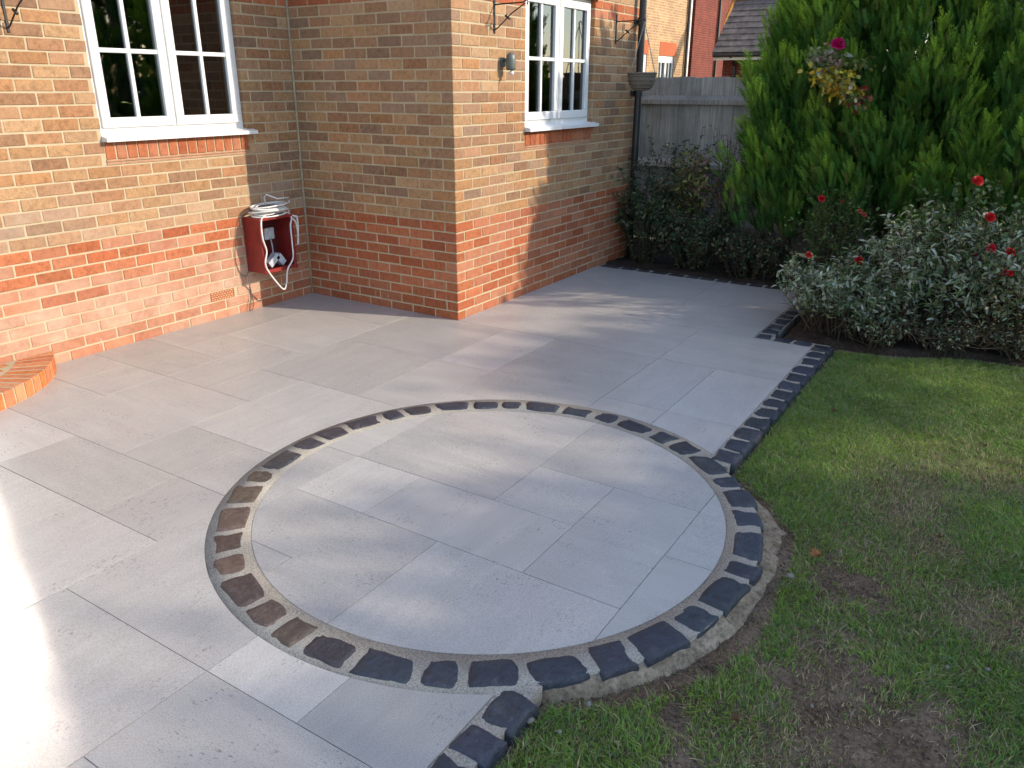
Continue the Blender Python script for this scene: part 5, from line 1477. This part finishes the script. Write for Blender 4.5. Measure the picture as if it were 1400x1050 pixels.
def add_screen_hedge():  # added out of view so the window panes reflect leaves, not bright sky
    q = np.random.default_rng(5); n = 30000
    e = empty('sky_screen_hedge', (4.0, -20.2, 0), 'unseen leafy hedge added behind the tree row to block sky reflections', 'hedge')
    P = np.stack([q.uniform(-9, 24, n), -20.2+q.uniform(-0.5, 0.5, n), q.uniform(0, 1, n)*(5.2+0.6*np.sin(np.arange(n)*0.37))], 1)
    D = unit(q.normal(0, 1, (n, 3)))
    tag(link('foliage', simple_leaves('foliage', P, D, q.uniform(0.18, 0.34, n), q.uniform(0.12, 0.2, n), jcol((0.18, 0.25, 0.08), n, 0.4), q.uniform(-1.5, 1.5, n)), MAT['leaf'], e), kind='stuff')
    m = MB()
    for i in range(34): m.tube([(-8.5+i*0.97, -20.2, -0.12), (-8.4+i*0.97, -20.15, 2.2), (-8.5+i*0.97, -20.2, 4.6)], [0.06, 0.05, 0.015], 6)
    tag(m.build('trunks', MAT['bark'], e), kind='stuff')
add_screen_hedge()
# ------------------------------------------------------------------ grass
def grass():
    n = 640000
    x = rng.uniform(-5.2, 1.6, n); y = rng.uniform(-5.2, -2.55, n)
    u, v, d = project(np.stack([x, y, np.full(n, -0.03)], 1))
    inview = (u > -60) & (u < 1460) & (v > -50) & (v < 1120) & (d > 0.2)
    dist = np.hypot(x-CAM[0], y-CAM[1])
    keep = inview | (rng.random(n) < 0.10)
    r = np.hypot(x-CC[0], y-CC[1])
    keep &= (x < bed_x(y)) & (r > 1.175) & (y < -2.552) & ~((x < -0.5) & (x > -3.6) & (r < 1.18))
    bb = bare(x, y); ww = worn(x, y)
    keep &= rng.random(n) > np.clip(bb*1.05, 0, 0.965)
    keep &= rng.random(n) > 0.45*ww
    x, y, bb, ww = x[keep], y[keep], bb[keep], ww[keep]; n = len(x)
    z = lawn_z(x, y)-0.003
    lush = smoothnoise(x, y, 40, 1.7, 4); cl = smoothnoise(x, y, 41, 12, 3)
    h = (0.018+0.022*rng.random(n))*(0.75+0.5*cl)*(1-0.35*bb)*(1-0.25*ww)
    lean = rng.normal(0, 0.55, (n, 2)) + 0.5*np.stack([smoothnoise(x, y, 50, 6, 2)-0.5, smoothnoise(x, y, 51, 6, 2)-0.5], 1)*2
    w_ = rng.uniform(0.0010, 0.0022, n); a = rng.uniform(0, 2*math.pi, n)
    sd = np.stack([np.cos(a), np.sin(a), np.zeros(n)], 1)*w_[:, None]
    P = np.stack([x, y, z], 1)
    D1 = np.concatenate([lean*0.35, np.ones((n, 1))], 1)*h[:, None]*0.55
    D2 = np.concatenate([lean*1.05, np.ones((n, 1))*0.85], 1)*h[:, None]
    V = np.stack([P-sd, P+sd, P+D1-sd*0.8, P+D1+sd*0.8, P+D2], 1).reshape(-1, 3)
    F0 = np.array([(0, 1, 3), (0, 3, 2), (2, 3, 4)])
    F = (np.arange(n)[:, None, None]*5+F0[None]).reshape(-1, 3)
    g1 = np.array([0.160, 0.280, 0.050]); g2 = np.array([0.280, 0.420, 0.065]); st = np.array([0.52, 0.42, 0.24]); bl = np.array([0.17, 0.275, 0.12])
    k = np.clip((lush-0.35)*2.6, 0, 1)[:, None]
    C = g1*(1-k)+g2*k
    q = (rng.random(n) < 0.2)[:, None]; C = np.where(q, bl, C)
    straw = (rng.random(n) < np.clip(0.15+0.55*ww+0.5*bb, 0, 0.8))[:, None]
    C = np.where(straw, st*rng.uniform(0.5, 1.1, (n, 1)), C)
    C = np.clip(C*(1+rng.uniform(-0.3, 0.3, (n, 1))), 0.004, 1)
    o = link('grass', np_mesh('grass', V, F, np.repeat(C[:, None], 5, 1).reshape(-1, 3)), MAT['grass'])
    tag(o, 'short mown green grass of the lawn, patchy with straw beside the setts', 'grass', kind='stuff')
    return n
NG = grass()

# ------------------------------------------------------------------ crumbs of soil on the bare ground
def crumbs():
    n = 60000
    x = rng.uniform(-3.6, -0.6, n); y = rng.uniform(-4.0, -2.57, n); b_ = bare(x, y); r = np.hypot(x-CC[0], y-CC[1])
    k = (rng.random(n) < b_*0.5) & (r > 1.15) & (y < -2.575); x, y = x[k], y[k]; n = len(x)
    z = lawn_z(x, y)+0.002; sz = rng.uniform(0.0015, 0.0075, n)*rng.uniform(0.4, 1.0, n)
    O = np.array([(1, 0, 0), (0, 1, 0), (-1, 0, 0), (0, -1, 0), (0, 0, 1), (0, 0, -1)], float)
    V = np.stack([x, y, z], 1)[:, None]+O[None]*sz[:, None, None]*rng.uniform(0.5, 1.3, (n, 6, 1))
    F0 = np.array([(0, 1, 4), (1, 2, 4), (2, 3, 4), (3, 0, 4), (1, 0, 5), (2, 1, 5), (3, 2, 5), (0, 3, 5)])
    F = (np.arange(n)[:, None, None]*6+F0[None]).reshape(-1, 3)
    C = np.array([0.13, 0.09, 0.06])*rng.uniform(0.5, 1.7, (n, 1))
    o = link('soil_crumbs', np_mesh('soil_crumbs', V.reshape(-1, 3), F, np.repeat(C[:, None], 6, 1).reshape(-1, 3)), MAT['twig'])
    tag(o, 'loose brown soil crumbs scattered over the bare patches of the lawn', 'soil', kind='stuff')
crumbs()
# ------------------------------------------------------------------ small litter
def stone(p, r, label, mat='pebble'):
    m = MB(); n = 8; V = []; F = []
    ph = [rnd.uniform(0, 6) for _ in range(4)]
    for i in range(5):
        t = math.pi*i/4
        for k in range(n):
            a = 2*math.pi*k/n; rr = r*(1+0.22*math.sin(2*a+ph[0]+i)+0.12*math.sin(3*a+ph[1]))
            V.append((p[0]+rr*math.sin(t)*math.cos(a), p[1]+rr*0.75*math.sin(t)*math.sin(a), p[2]+r*0.5*math.cos(t)))
    for i in range(4):
        for k in range(n): F.append((i*n+k, (i+1)*n+k, (i+1)*n+(k+1) % n, i*n+(k+1) % n))
    m.add(V, F); tag(m.build('pebble', MAT[mat], None, True), label, 'stone', 'pebbles on the lawn edge')
def gp(px, py, z=-0.03): return pix(px, py, 2, z)
stone(gp(1080, 787, -0.015), 0.017, 'pale rounded pebble on the grass beside the ring of setts')
for (px, py, r_) in [(700, 992, 0.013), (725, 985, 0.014), (765, 1000, 0.009), (805, 962, 0.012)]: stone(gp(px, py, -0.022), r_, 'small pale pebble in the bare strip below the ring of setts')
for (px, py, r_) in [(1295, 912, 0.009), (1350, 915, 0.010), (1110, 965, 0.008), (1165, 975, 0.008)]: stone(gp(px, py, -0.02), r_, 'tiny pale stone lying on the bare earth patch in the lawn')
def fallen(p, r, label, ang):
    m = MB(); V = [(p[0], p[1], p[2])]; n = 14
    for k in range(n):
        a = 2*math.pi*k/n+ang; rr = r*(1.0 if k % 2 else 0.62)*(0.8+0.3*math.cos(a-ang))
        V.append((p[0]+rr*math.cos(a), p[1]+rr*math.sin(a), p[2]+0.010+0.008*math.sin(2*a)))
    m.add(V, [(0, 1+k, 1+(k+1) % n) for k in range(n)]); o = m.build('fallen_leaf', MAT['dead_leaf' if r > 0.025 else 'brown_leaf'])
    so = o.modifiers.new('thickness', 'SOLIDIFY'); so.thickness = 0.0008
    tag(o, label, 'leaf', 'fallen leaves on the lawn')
fallen(gp(1116, 760, -0.012), 0.028, 'fallen orange maple-like leaf on the grass beside the setts', 0.4)
for (px, py, lb) in [(1005, 985, 'beside the bare earth below the ring of setts'), (1285, 735, 'on the thin straw-coloured turf'), (1140, 562, 'in the grass near the straight row of setts'), (1345, 610, 'in the lusher grass toward the silver shrubs')]:
    fallen(gp(px, py, -0.015), rnd.uniform(0.014, 0.022), 'small curled brown leaf '+lb, rnd.uniform(0, 6))
